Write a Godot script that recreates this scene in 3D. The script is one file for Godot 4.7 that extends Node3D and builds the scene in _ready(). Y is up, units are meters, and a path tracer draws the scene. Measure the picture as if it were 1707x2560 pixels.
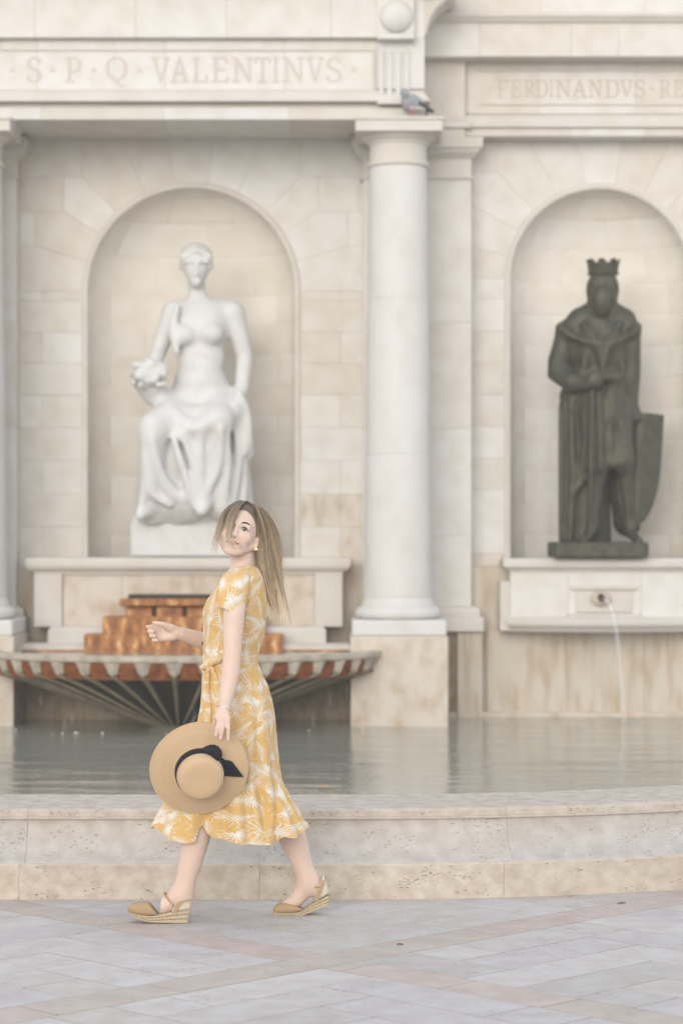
extends Node3D
# A woman with a straw hat walks past a stone wall fountain: plaza paving, pool rim, water, two statues in niches, columns.
# Metres, y up. The facade stands at z = -17.1, the pool rim at z = -10.2, the woman at z = -9.67.

var rng := RandomNumberGenerator.new()
var taken := {}
var M := {}          # materials by name


class Shape:
	# A triangle collector. Faces are given counter-clockwise from outside and handed over clockwise.
	var v := PackedVector3Array()
	var uv := PackedVector2Array()
	var c := PackedColorArray()
	var i := PackedInt32Array()
	var colored := false

	func vert(p: Vector3, t := Vector2.ZERO, col := Color.WHITE) -> int:
		v.append(p)
		uv.append(t)
		c.append(col)
		return v.size() - 1

	func tri(a: int, b: int, d: int) -> void:
		i.append(a)
		i.append(b)
		i.append(d)

	func quad(a: Vector3, b: Vector3, d: Vector3, e: Vector3, out: Vector3, col := Color.WHITE) -> void:
		var n := (b - a).cross(d - a)
		if n.length_squared() < 1e-14:
			n = (d - a).cross(e - a)
		var k := vert(a, Vector2(0, 0), col)
		vert(b, Vector2(1, 0), col)
		vert(d, Vector2(1, 1), col)
		vert(e, Vector2(0, 1), col)
		if n.dot(out) >= 0.0:
			tri(k, k + 1, k + 2)
			tri(k, k + 2, k + 3)
		else:
			tri(k, k + 2, k + 1)
			tri(k, k + 3, k + 2)

	func face(a: Vector3, b: Vector3, d: Vector3, out: Vector3, col := Color.WHITE) -> void:
		var n := (b - a).cross(d - a)
		var k := vert(a, Vector2.ZERO, col)
		vert(b, Vector2.RIGHT, col)
		vert(d, Vector2.ONE, col)
		if n.dot(out) >= 0.0:
			tri(k, k + 1, k + 2)
		else:
			tri(k, k + 2, k + 1)

	func turn_out() -> void:
		# outside is where the signed volume is positive
		var mid := Vector3.ZERO
		for p in v:
			mid += p
		mid /= maxf(1.0, v.size())
		var vol := 0.0
		for t in range(0, i.size(), 3):
			vol += (v[i[t]] - mid).dot((v[i[t + 1]] - mid).cross(v[i[t + 2]] - mid))
		if vol < 0.0:
			for t in range(0, i.size(), 3):
				var k := i[t]
				i[t] = i[t + 1]
				i[t + 1] = k

	func moved(x: Transform3D) -> void:
		for k in v.size():
			v[k] = x * v[k]

	func add(o: Shape) -> void:
		var k := v.size()
		v.append_array(o.v)
		uv.append_array(o.uv)
		c.append_array(o.c)
		for t in o.i:
			i.append(t + k)

	func mesh() -> ArrayMesh:
		var n := PackedVector3Array()
		n.resize(v.size())
		var idx := PackedInt32Array()
		idx.resize(i.size())
		for t in range(0, i.size(), 3):
			var a := i[t]
			var b := i[t + 1]
			var d := i[t + 2]
			var f := (v[b] - v[a]).cross(v[d] - v[a])
			n[a] += f
			n[b] += f
			n[d] += f
			idx[t] = a
			idx[t + 1] = d
			idx[t + 2] = b
		for k in n.size():
			n[k] = n[k].normalized() if n[k].length_squared() > 1e-24 else Vector3.UP
		var arr := []
		arr.resize(Mesh.ARRAY_MAX)
		arr[Mesh.ARRAY_VERTEX] = v
		arr[Mesh.ARRAY_NORMAL] = n
		arr[Mesh.ARRAY_TEX_UV] = uv
		if colored:
			arr[Mesh.ARRAY_COLOR] = c
		arr[Mesh.ARRAY_INDEX] = idx
		var m := ArrayMesh.new()
		m.add_surface_from_arrays(Mesh.PRIMITIVE_TRIANGLES, arr)
		return m


class Field:
	# Distances to tapered capsules and ellipsoids joined with a smooth minimum (a sum of exponentials), meshed as surface nets.
	var o: Vector3
	var h: float
	var k: float
	var nx: int
	var ny: int
	var nz: int
	var s := PackedFloat32Array()

	func _init(lo: Vector3, hi: Vector3, cell: float, sharp: float) -> void:
		o = lo
		h = cell
		k = sharp
		nx = int(ceil((hi.x - lo.x) / h)) + 1
		ny = int(ceil((hi.y - lo.y) / h)) + 1
		nz = int(ceil((hi.z - lo.z) / h)) + 1
		s.resize(nx * ny * nz)

	func cap(a: Vector3, b: Vector3, ra: float, rb: float) -> void:
		var m := 4.0 / k
		var r := maxf(ra, rb) + m
		var x0 := clampi(int((minf(a.x, b.x) - r - o.x) / h), 0, nx - 1)
		var x1 := clampi(int((maxf(a.x, b.x) + r - o.x) / h) + 1, 0, nx - 1)
		var y0 := clampi(int((minf(a.y, b.y) - r - o.y) / h), 0, ny - 1)
		var y1 := clampi(int((maxf(a.y, b.y) + r - o.y) / h) + 1, 0, ny - 1)
		var z0 := clampi(int((minf(a.z, b.z) - r - o.z) / h), 0, nz - 1)
		var z1 := clampi(int((maxf(a.z, b.z) + r - o.z) / h) + 1, 0, nz - 1)
		var d := b - a
		var inv := 1.0 / maxf(d.length_squared(), 1e-9)
		var dr := rb - ra
		for z in range(z0, z1 + 1):
			var pz := o.z + z * h - a.z
			for y in range(y0, y1 + 1):
				var py := o.y + y * h - a.y
				var at := (z * ny + y) * nx
				var yz := py * d.y + pz * d.z
				for x in range(x0, x1 + 1):
					var px := o.x + x * h - a.x
					var t := clampf((px * d.x + yz) * inv, 0.0, 1.0)
					var qx := px - d.x * t
					var qy := py - d.y * t
					var qz := pz - d.z * t
					var e := sqrt(qx * qx + qy * qy + qz * qz) - ra - dr * t
					if e < m:
						s[at + x] += exp(-k * e)

	func chain(pts: Array, radii: Array) -> void:
		# one limb or fold: the nearest of its segments counts, so joints do not swell
		var best := PackedFloat32Array()
		best.resize(s.size())
		best.fill(9.0)
		var m := 4.0 / k
		var bx0 := nx
		var by0 := ny
		var bz0 := nz
		var bx1 := 0
		var by1 := 0
		var bz1 := 0
		for n in pts.size() - 1:
			var a: Vector3 = pts[n]
			var b: Vector3 = pts[n + 1]
			var ra: float = radii[n]
			var dr: float = radii[n + 1] - ra
			var r := maxf(ra, ra + dr) + m
			var x0 := clampi(int((minf(a.x, b.x) - r - o.x) / h), 0, nx - 1)
			var x1 := clampi(int((maxf(a.x, b.x) + r - o.x) / h) + 1, 0, nx - 1)
			var y0 := clampi(int((minf(a.y, b.y) - r - o.y) / h), 0, ny - 1)
			var y1 := clampi(int((maxf(a.y, b.y) + r - o.y) / h) + 1, 0, ny - 1)
			var z0 := clampi(int((minf(a.z, b.z) - r - o.z) / h), 0, nz - 1)
			var z1 := clampi(int((maxf(a.z, b.z) + r - o.z) / h) + 1, 0, nz - 1)
			bx0 = mini(bx0, x0)
			by0 = mini(by0, y0)
			bz0 = mini(bz0, z0)
			bx1 = maxi(bx1, x1)
			by1 = maxi(by1, y1)
			bz1 = maxi(bz1, z1)
			var d := b - a
			var inv := 1.0 / maxf(d.length_squared(), 1e-9)
			for z in range(z0, z1 + 1):
				var pz := o.z + z * h - a.z
				for y in range(y0, y1 + 1):
					var py := o.y + y * h - a.y
					var at := (z * ny + y) * nx
					var yz := py * d.y + pz * d.z
					for x in range(x0, x1 + 1):
						var px := o.x + x * h - a.x
						var t := clampf((px * d.x + yz) * inv, 0.0, 1.0)
						var qx := px - d.x * t
						var qy := py - d.y * t
						var qz := pz - d.z * t
						var e := sqrt(qx * qx + qy * qy + qz * qz) - ra - dr * t
						if e < best[at + x]:
							best[at + x] = e
		for z in range(bz0, bz1 + 1):
			for y in range(by0, by1 + 1):
				var at := (z * ny + y) * nx
				for x in range(bx0, bx1 + 1):
					var e := best[at + x]
					if e < m:
						s[at + x] += exp(-k * e)

	func ell(c: Vector3, r: Vector3, turn := Basis(), sign := 1.0) -> void:
		var m := 4.0 / k
		var big := maxf(r.x, maxf(r.y, r.z)) + m
		var small := minf(r.x, minf(r.y, r.z))
		var inv := turn.transposed()
		var ir := Vector3(1.0 / r.x, 1.0 / r.y, 1.0 / r.z)
		var x0 := clampi(int((c.x - big - o.x) / h), 0, nx - 1)
		var x1 := clampi(int((c.x + big - o.x) / h) + 1, 0, nx - 1)
		var y0 := clampi(int((c.y - big - o.y) / h), 0, ny - 1)
		var y1 := clampi(int((c.y + big - o.y) / h) + 1, 0, ny - 1)
		var z0 := clampi(int((c.z - big - o.z) / h), 0, nz - 1)
		var z1 := clampi(int((c.z + big - o.z) / h) + 1, 0, nz - 1)
		for z in range(z0, z1 + 1):
			for y in range(y0, y1 + 1):
				var at := (z * ny + y) * nx
				for x in range(x0, x1 + 1):
					var q := inv * (Vector3(o.x + x * h, o.y + y * h, o.z + z * h) - c)
					var w := q * ir
					var l := w.length()
					var e := (l - 1.0) * (q.length() / maxf(l, 1e-6) if l > 0.3 else small)
					if e < m:
						s[at + x] = maxf(0.0, s[at + x] + sign * exp(-k * e))

	func into(g: Shape, col := Color.WHITE) -> void:
		var id := PackedInt32Array()
		id.resize(nx * ny * nz)
		id.fill(-1)
		var sy := nx
		var sz := nx * ny
		var step := [0, 1, sy, sy + 1, sz, sz + 1, sz + sy, sz + sy + 1]
		var edges := [[0, 1], [2, 3], [4, 5], [6, 7], [0, 2], [1, 3], [4, 6], [5, 7], [0, 4], [1, 5], [2, 6], [3, 7]]
		var corner := [Vector3(0, 0, 0), Vector3(1, 0, 0), Vector3(0, 1, 0), Vector3(1, 1, 0), Vector3(0, 0, 1), Vector3(1, 0, 1), Vector3(0, 1, 1), Vector3(1, 1, 1)]
		for z in nz - 1:
			for y in ny - 1:
				var at := z * sz + y * sy
				for x in nx - 1:
					var n := at + x
					var inside := 0
					if s[n] >= 1.0: inside += 1
					if s[n + 1] >= 1.0: inside += 1
					if s[n + sy] >= 1.0: inside += 1
					if s[n + sy + 1] >= 1.0: inside += 1
					if s[n + sz] >= 1.0: inside += 1
					if s[n + sz + 1] >= 1.0: inside += 1
					if s[n + sz + sy] >= 1.0: inside += 1
					if s[n + sz + sy + 1] >= 1.0: inside += 1
					if inside == 0 or inside == 8:
						continue
					var sum := Vector3.ZERO
					var hits := 0
					for e in edges:
						var fa := s[n + step[e[0]]]
						var fb := s[n + step[e[1]]]
						if (fa >= 1.0) != (fb >= 1.0):
							var la := log(maxf(fa, 1e-3))
							var lb := log(maxf(fb, 1e-3))
							var ca: Vector3 = corner[e[0]]
							sum += ca.lerp(corner[e[1]], la / (la - lb))
							hits += 1
					id[n] = g.vert(o + (Vector3(x, y, z) + sum / hits) * h, Vector2.ZERO, col)
		for z in range(1, nz - 1):
			for y in range(1, ny - 1):
				var at := z * sz + y * sy
				for x in range(1, nx - 1):
					var n := at + x
					var here := s[n] >= 1.0
					if here != (s[n + 1] >= 1.0):
						_face(g, id[n - sy - sz], id[n - sz], id[n], id[n - sy], here)
					if here != (s[n + sy] >= 1.0):
						_face(g, id[n - 1 - sz], id[n - 1], id[n], id[n - sz], here)
					if here != (s[n + sz] >= 1.0):
						_face(g, id[n - 1 - sy], id[n - sy], id[n], id[n - 1], here)

	func _face(g: Shape, a: int, b: int, c: int, d: int, out: bool) -> void:
		if a < 0 or b < 0 or c < 0 or d < 0:
			return
		if out:
			g.tri(a, b, c)
			g.tri(a, c, d)
		else:
			g.tri(a, c, b)
			g.tri(a, d, c)


# ---------- nodes ----------

func numbered(called: String, under: Node) -> String:
	var key := "%d/%s" % [under.get_instance_id(), called]
	var n: int = taken.get(key, 0)
	taken[key] = n + 1
	return called if n == 0 else "%s_%03d" % [called, n]


func tag(o: Node, label := "", category := "", group := "", kind := "") -> Node:
	if label: o.set_meta("label", label)
	if category: o.set_meta("category", category)
	if group: o.set_meta("group", group)
	if kind: o.set_meta("kind", kind)
	return o


func thing(called: String, label: String, category: String, at := Vector3.ZERO, group := "") -> Node3D:
	var o := Node3D.new()
	o.name = numbered(called, self)
	o.position = at
	add_child(o, true)
	tag(o, label, category, group)
	return o


func put(called: String, mesh: Mesh, mat: Material, under: Node = self) -> MeshInstance3D:
	# the shapes are built in world metres; a part of a thing that stands elsewhere is set back by the thing's place
	var o := MeshInstance3D.new()
	o.name = numbered(called, under)
	o.mesh = mesh
	o.material_override = mat
	under.add_child(o, true)
	var p: Node = under
	while p is Node3D and p != self:
		o.position -= (p as Node3D).position
		p = p.get_parent()
	return o


func part(called: String, s: Shape, mat: Material, under: Node = self) -> MeshInstance3D:
	return put(called, s.mesh(), mat, under)


# ---------- shapes ----------

func box(s: Shape, x0: float, x1: float, y0: float, y1: float, z0: float, z1: float, b := 0.003, col := Color.WHITE) -> Shape:
	# a chamfered box; z1 is the front
	var lo := Vector3(x0, y0, z0)
	var hi := Vector3(x1, y1, z1)
	b = minf(b, 0.45 * minf(x1 - x0, minf(y1 - y0, z1 - z0)))
	var mid := (lo + hi) / 2.0
	for ax in 3:
		var u := (ax + 1) % 3
		var w := (ax + 2) % 3
		for side in [-1.0, 1.0]:
			var p := [Vector3(), Vector3(), Vector3(), Vector3()]
			var k := 0
			for cw in [[-1, -1], [1, -1], [1, 1], [-1, 1]]:
				var q := Vector3()
				q[ax] = hi[ax] if side > 0 else lo[ax]
				q[u] = hi[u] - b if cw[0] > 0 else lo[u] + b
				q[w] = hi[w] - b if cw[1] > 0 else lo[w] + b
				p[k] = q
				k += 1
			var out := Vector3()
			out[ax] = side
			s.quad(p[0], p[1], p[2], p[3], out, col)
		# the four edges along this axis
		for su in [-1.0, 1.0]:
			for sw in [-1.0, 1.0]:
				var e := [Vector3(), Vector3(), Vector3(), Vector3()]
				for n in 4:
					var q := Vector3()
					q[ax] = (lo[ax] + b) if n == 0 or n == 3 else (hi[ax] - b)
					var on_u := n < 2
					q[u] = (hi[u] if su > 0 else lo[u]) - (0.0 if on_u else su * b)
					q[w] = (hi[w] if sw > 0 else lo[w]) - (sw * b if on_u else 0.0)
					e[n] = q
				var out := Vector3()
				out[u] = su
				out[w] = sw
				s.quad(e[0], e[1], e[2], e[3], out, col)
	for sx in [-1.0, 1.0]:
		for sy in [-1.0, 1.0]:
			for sz in [-1.0, 1.0]:
				var sg := Vector3(sx, sy, sz)
				var q := Vector3(hi.x if sx > 0 else lo.x, hi.y if sy > 0 else lo.y, hi.z if sz > 0 else lo.z)
				var r := q - sg * b
				s.face(Vector3(q.x, r.y, r.z), Vector3(r.x, q.y, r.z), Vector3(r.x, r.y, q.z), q - mid, col)
	return s


func cuboid(called: String, x0: float, x1: float, y0: float, y1: float, z0: float, z1: float, mat: Material, under: Node, b := 0.004) -> MeshInstance3D:
	return part(called, box(Shape.new(), x0, x1, y0, y1, z0, z1, b), mat, under)


func prism(s: Shape, poly: PackedVector2Array, z0: float, z1: float, b := 0.004) -> Shape:
	# an outline in x and y, drawn out from z0 to its front z1, with a chamfered front edge
	if Geometry2D.is_polygon_clockwise(poly):
		poly.reverse()
	var n := poly.size()
	var inner := PackedVector2Array()
	for k in n:
		var e0 := (poly[k] - poly[(k + n - 1) % n]).normalized()
		var e1 := (poly[(k + 1) % n] - poly[k]).normalized()
		var n0 := Vector2(-e0.y, e0.x)
		var n1 := Vector2(-e1.y, e1.x)
		var m := n0 + n1
		m = m.normalized() / maxf(0.4, m.normalized().dot(n0)) if m.length() > 0.01 else n0
		inner.append(poly[k] + m * b)
	var tris := Geometry2D.triangulate_polygon(inner)
	for t in range(0, tris.size(), 3):
		s.face(v3(inner[tris[t]], z1), v3(inner[tris[t + 1]], z1), v3(inner[tris[t + 2]], z1), Vector3.BACK)
	tris = Geometry2D.triangulate_polygon(poly)
	for t in range(0, tris.size(), 3):
		s.face(v3(poly[tris[t]], z0), v3(poly[tris[t + 1]], z0), v3(poly[tris[t + 2]], z0), Vector3.FORWARD)
	for k in n:
		var a := poly[k]
		var d := poly[(k + 1) % n]
		var out := Vector3(d.y - a.y, a.x - d.x, 0)
		s.quad(v3(a, z1 - b), v3(d, z1 - b), v3(inner[(k + 1) % n], z1), v3(inner[k], z1), out + Vector3.BACK * out.length())
		s.quad(v3(a, z0), v3(d, z0), v3(d, z1 - b), v3(a, z1 - b), out)
	return s


func v3(p: Vector2, z: float) -> Vector3:
	return Vector3(p.x, p.y, z)


func lathe(s: Shape, prof: Array, seg := 48, round_profile := false, at := Transform3D(), col := Color.WHITE) -> Shape:
	# [radius, height] pairs turned about y
	var g := Shape.new()
	if round_profile:
		for a in prof.size():
			for k in seg + 1:
				var w := TAU * k / seg
				g.vert(Vector3(cos(w) * prof[a][0], prof[a][1], sin(w) * prof[a][0]), Vector2(float(k) / seg, float(a) / (prof.size() - 1)), col)
		for a in prof.size() - 1:
			for k in seg:
				var p := a * (seg + 1) + k
				g.tri(p, p + seg + 1, p + 1)
				g.tri(p + 1, p + seg + 1, p + seg + 2)
	else:
		for a in prof.size() - 1:
			var first := g.v.size()
			for k in seg + 1:
				var w := TAU * k / seg
				for e in 2:
					g.vert(Vector3(cos(w) * prof[a + e][0], prof[a + e][1], sin(w) * prof[a + e][0]), Vector2(float(k) / seg, float(a + e) / (prof.size() - 1)), col)
			for k in seg:
				var p: int = first + k * 2
				g.tri(p, p + 1, p + 2)
				g.tri(p + 2, p + 1, p + 3)
	# weld the seam's shading
	g.turn_out()
	g.moved(at)
	s.add(g)
	return s


func sweep(s: Shape, prof: Array, path: PackedVector2Array, caps := true) -> Shape:
	# a profile of [out, height] pairs drawn along a plan line of (x, z); out points to the right of the way walked
	var g := Shape.new()
	var n := path.size()
	var side := PackedVector2Array()
	for k in n:
		var e0 := (path[k] - path[maxi(k - 1, 0)]).normalized()
		var e1 := (path[mini(k + 1, n - 1)] - path[k]).normalized()
		if k == 0: e0 = e1
		if k == n - 1: e1 = e0
		var n0 := Vector2(-e0.y, e0.x)
		var n1 := Vector2(-e1.y, e1.x)
		var m := (n0 + n1).normalized()
		side.append(m / maxf(0.3, m.dot(n0)))
	var runs := [0]           # where the plan line bends sharply the shading breaks
	for k in range(1, n - 1):
		if (path[k] - path[k - 1]).normalized().dot((path[k + 1] - path[k]).normalized()) < 0.9:
			runs.append(k)
	runs.append(n - 1)
	for a in prof.size() - 1:
		for r in runs.size() - 1:
			var first := g.v.size()
			for k in range(runs[r], runs[r + 1] + 1):
				for e in 2:
					var q := path[k] + side[k] * float(prof[a + e][0])
					g.vert(Vector3(q.x, prof[a + e][1], q.y))
			for k in runs[r + 1] - runs[r]:
				var p: int = first + k * 2
				g.tri(p, p + 2, p + 1)
				g.tri(p + 2, p + 3, p + 1)
	if caps:
		var poly := PackedVector2Array()
		for q in prof:
			poly.append(Vector2(q[0], q[1]))
		var tris := Geometry2D.triangulate_polygon(poly)
		for end in [0, n - 1]:
			var way := path[1] - path[0] if end == 0 else path[n - 1] - path[n - 2]
			var out := Vector3(way.x, 0, way.y) * (-1.0 if end == 0 else 1.0)
			for t in range(0, tris.size(), 3):
				var q := []
				for e in 3:
					var w := path[end] + side[end] * poly[tris[t + e]].x
					q.append(Vector3(w.x, poly[tris[t + e]].y, w.y))
				g.face(q[0], q[1], q[2], out)
	s.add(g)
	return s


func tube(s: Shape, pts: PackedVector3Array, radii: Array, seg := 8, closed := true, col0 := Color.WHITE, col1 := Color.WHITE) -> Shape:
	var n := pts.size()
	var first := s.v.size()
	var up := Vector3.UP
	for k in n:
		var d := (pts[mini(k + 1, n - 1)] - pts[maxi(k - 1, 0)]).normalized()
		if k == 0 and absf(d.dot(up)) > 0.9:
			up = Vector3.RIGHT
		var a := up.cross(d).normalized()
		var b := d.cross(a)
		up = b
		var r: float = radii[mini(k, radii.size() - 1)]
		for e in seg:
			var w := TAU * e / seg
			s.vert(pts[k] + (a * cos(w) + b * sin(w)) * r, Vector2(float(e) / seg, float(k) / (n - 1)), col0.lerp(col1, float(k) / (n - 1)))
	for k in n - 1:
		for e in seg:
			var p := first + k * seg + e
			var q := first + k * seg + (e + 1) % seg
			s.tri(p, q, p + seg)
			s.tri(q, q + seg, p + seg)
	if closed:
		for end in [0, n - 1]:
			var m := s.vert(pts[end], Vector2.ZERO, col0 if end == 0 else col1)
			for e in seg:
				var p: int = first + end * seg + e
				var q: int = first + end * seg + (e + 1) % seg
				if end == 0:
					s.tri(m, q, p)
				else:
					s.tri(m, p, q)
	return s


func curve(pts: PackedVector3Array, n: int) -> PackedVector3Array:
	# a smooth line through the points (Catmull-Rom)
	var out := PackedVector3Array()
	var m := pts.size()
	for k in n:
		var t := float(k) / (n - 1) * (m - 1)
		var a := mini(int(t), m - 2)
		out.append(pts[a].cubic_interpolate(pts[a + 1], pts[maxi(a - 1, 0)], pts[mini(a + 2, m - 1)], t - a))
	return out


func along(table: Array, y: float) -> Array:
	# rows of numbers read between, by their first column
	if y <= table[0][0]:
		return table[0]
	for k in table.size() - 1:
		if y <= table[k + 1][0]:
			var t := inverse_lerp(table[k][0], table[k + 1][0], y)
			t = t * t * (3.0 - 2.0 * t) * 0.4 + t * 0.6
			var r := []
			for e in table[k].size():
				r.append(lerpf(table[k][e], table[k + 1][e], t))
			return r
	return table[-1]


# ---------- materials ----------

func noise(kind: int, freq: float, oct: int, sd: int) -> FastNoiseLite:
	var n := FastNoiseLite.new()
	n.noise_type = kind
	n.frequency = freq
	n.fractal_octaves = oct
	n.seed = sd
	return n


func noise_tex(n: FastNoiseLite, size: int, stops: Array, normal := 0.0) -> NoiseTexture2D:
	var t := NoiseTexture2D.new()
	t.noise = n
	t.width = size
	t.height = size
	t.seamless = true
	if normal > 0.0:
		t.as_normal_map = true
		t.bump_strength = normal
	else:
		var g := Gradient.new()
		var at := PackedFloat32Array()
		var cs := PackedColorArray()
		for s in stops:
			at.append(s[0])
			cs.append(s[1])
		g.offsets = at
		g.colors = cs
		t.color_ramp = g
	return t


func lin(r: float, g: float, b: float) -> Color:
	return Color(r, g, b).linear_to_srgb()


func mat(color: Color, rough := 0.85, tex: Texture2D = null, scale := Vector3.ONE, normal: Texture2D = null, depth := 0.4, off := Vector3.ZERO) -> StandardMaterial3D:
	var m := StandardMaterial3D.new()
	m.albedo_color = color
	m.roughness = rough
	m.metallic_specular = 0.35
	if tex:
		m.albedo_texture = tex
	if normal:
		m.normal_enabled = true
		m.normal_texture = normal
		m.normal_scale = depth
	if tex or normal:
		m.uv1_triplanar = true
		m.uv1_world_triplanar = true
		m.uv1_scale = scale
		m.uv1_offset = off
	return m


func grey(v: float) -> Color:
	return Color(v, v, v)


func pitted(size: int, pits: int, sd: int, dark: Color, long: float, uneven := 1.0) -> ImageTexture:
	# cut limestone: soft mottling, fine grain and small weathered holes, as its own colour
	var r := RandomNumberGenerator.new()
	r.seed = sd
	var a := noise(FastNoiseLite.TYPE_SIMPLEX_SMOOTH, 0.012, 4, sd).get_seamless_image(size, size)
	var b := noise(FastNoiseLite.TYPE_SIMPLEX, 0.2, 2, sd + 1).get_seamless_image(size, size)
	var im := Image.create(size, size, false, Image.FORMAT_RGB8)
	for y in size:
		for x in size:
			var v := a.get_pixel(x, y).r
			var w := b.get_pixel(x, y).r
			var t := 0.94 + (0.16 * (v - 0.5) + 0.08 * (w - 0.5)) * uneven
			im.set_pixel(x, y, Color(t, t * (0.98 + 0.03 * (v - 0.5) * uneven), t * (0.945 + 0.07 * (v - 0.5) * uneven)))
	for n in pits:
		# holes come in clusters
		var cx := r.randf() * size
		var cy := r.randf() * size
		var many := r.randi_range(1, 14)
		for q in many:
			var px := cx + r.randfn(0.0, 26.0)
			var py := cy + r.randfn(0.0, 12.0)
			var rx := r.randf_range(1.0, 4.5) * long
			var ry := r.randf_range(0.8, 2.2)
			var strength := r.randf_range(0.25, 0.9)
			for dy in range(-4, 5):
				for dx in range(-int(rx) - 1, int(rx) + 2):
					var e := pow(dx / rx, 2.0) + pow(dy / ry, 2.0) + 0.5 * (b.get_pixel(posmod(int(px) + dx * 3, size), posmod(int(py) + dy * 3, size)).r - 0.5)
					if e < 1.0:
						var qx := posmod(int(px) + dx, size)
						var qy := posmod(int(py) + dy, size)
						im.set_pixel(qx, qy, im.get_pixel(qx, qy).lerp(dark, strength * minf(1.0, (1.0 - e) * 2.0)))
	return ImageTexture.create_from_image(im)


func make_materials() -> void:
	var mottle := noise_tex(noise(FastNoiseLite.TYPE_SIMPLEX_SMOOTH, 0.008, 5, 3), 512, [[0.0, Color(0.95, 0.935, 0.915)], [0.3, Color(0.97, 0.96, 0.94)], [0.6, Color(0.99, 0.985, 0.975)], [1.0, Color(1, 1, 1)]])
	var streak := noise_tex(noise(FastNoiseLite.TYPE_SIMPLEX_SMOOTH, 0.012, 4, 8), 512, [[0.0, Color(0.84, 0.77, 0.68)], [0.35, Color(0.92, 0.88, 0.82)], [0.6, Color(0.97, 0.955, 0.93)], [1.0, Color(1, 1, 1)]])
	var soft := noise_tex(noise(FastNoiseLite.TYPE_SIMPLEX_SMOOTH, 0.011, 5, 19), 512, [[0.0, Color(0.87, 0.82, 0.75)], [0.3, Color(0.94, 0.91, 0.87)], [0.6, Color(0.98, 0.97, 0.95)], [1.0, Color(1, 1, 1)]])
	var rust := noise_tex(noise(FastNoiseLite.TYPE_SIMPLEX_SMOOTH, 0.014, 5, 12), 512, [[0.0, Color(0.42, 0.30, 0.22)], [0.35, Color(0.60, 0.41, 0.26)], [0.65, Color(0.70, 0.50, 0.31)], [0.88, Color(0.82, 0.68, 0.50)], [1.0, Color(0.9, 0.82, 0.7)]])
	var slime := noise_tex(noise(FastNoiseLite.TYPE_SIMPLEX_SMOOTH, 0.02, 4, 15), 256, [[0.0, Color(0.72, 0.70, 0.65)], [0.5, Color(0.88, 0.86, 0.81)], [1.0, Color(1, 0.97, 0.92)]])
	var grain := noise_tex(noise(FastNoiseLite.TYPE_SIMPLEX, 0.09, 3, 5), 512, [], 3.0)
	var pits := pitted(1024, 120, 4, Color(0.36, 0.33, 0.29), 1.6)
	var cuts := pitted(512, 26, 9, Color(0.62, 0.56, 0.5), 1.2, 0.5)
	M.grain = grain
	var tones := [[0.629, 0.605, 0.567], [0.648, 0.629, 0.595], [0.609, 0.575, 0.529], [0.648, 0.634, 0.610], [0.658, 0.643, 0.619], [0.619, 0.590, 0.548]]
	for k in tones.size():
		M["block%d" % k] = mat(lin(tones[k][0], tones[k][1], tones[k][2]), 0.8, mottle, Vector3.ONE * 0.9, grain, 0.12, Vector3(k * 0.37, k * 0.21, k * 0.53))
	var niche := [[0.733, 0.702, 0.652], [0.723, 0.687, 0.633], [0.742, 0.717, 0.676]]  # paler than the wall blocks: fill light for the shaded recesses, put into the colour
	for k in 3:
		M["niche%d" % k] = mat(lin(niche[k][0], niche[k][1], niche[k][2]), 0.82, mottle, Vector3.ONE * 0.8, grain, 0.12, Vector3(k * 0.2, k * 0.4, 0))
	M.trim = mat(lin(0.60, 0.57, 0.53), 0.75, mottle, Vector3.ONE * 0.7, grain, 0.2)
	M.trim_grey = mat(lin(0.585, 0.56, 0.52), 0.8, mottle, Vector3(0.5, 1.1, 0.5), grain, 0.2)
	M.column = mat(lin(0.615, 0.605, 0.59), 0.6, mottle, Vector3(0.9, 0.5, 0.9), grain, 0.15)
	M.pedestal = mat(lin(0.60, 0.545, 0.485), 0.75, soft, Vector3(0.9, 0.7, 0.9), grain, 0.12, Vector3(0.13, 0.4, 0.2))
	M.stained = mat(lin(0.615, 0.58, 0.535), 0.8, soft, Vector3(1.1, 0.6, 1.1), grain, 0.12, Vector3(0.4, 0.2, 0.1))
	M.wet = mat(lin(0.57, 0.52, 0.455), 0.6, soft, Vector3(1.4, 0.3, 1.4), grain, 0.12)
	M.wet_dark = mat(lin(0.40, 0.345, 0.26), 0.55, streak, Vector3(2.2, 0.8, 2.2), grain, 0.3)
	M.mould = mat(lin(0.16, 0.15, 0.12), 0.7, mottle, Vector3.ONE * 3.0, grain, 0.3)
	M.letter = mat(lin(0.545, 0.49, 0.43), 0.9)
	M.letter_pale = mat(lin(0.525, 0.465, 0.405), 0.9)
	M.gap = mat(lin(0.05, 0.045, 0.04), 0.9)
	M.marble = mat(lin(0.62, 0.62, 0.62), 0.5, mottle, Vector3.ONE * 1.4, grain, 0.12)
	M.bronze = mat(lin(0.085, 0.087, 0.072), 0.5, noise_tex(noise(FastNoiseLite.TYPE_SIMPLEX_SMOOTH, 0.02, 5, 22), 512, [[0.0, Color(0.75, 0.74, 0.7)], [0.45, Color(0.88, 0.89, 0.85)], [0.7, Color(1, 0.99, 0.92)], [0.9, Color(1, 0.82, 0.6)]]), Vector3(1.3, 0.8, 1.3), grain, 0.3)
	M.bronze.metallic = 0.25
	M.rust = mat(lin(0.90, 0.83, 0.73), 0.45, rust, Vector3(1.9, 0.8, 1.9), grain, 0.3)
	M.rust_pale = mat(lin(0.95, 0.9, 0.85), 0.5, rust, Vector3(0.9, 1.6, 0.9), grain, 0.4, Vector3(0.3, 0.1, 0.7))
	M.rust_dark = mat(lin(0.52, 0.36, 0.28), 0.5, rust, Vector3(1.5, 1.5, 1.5), grain, 0.5)
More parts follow.
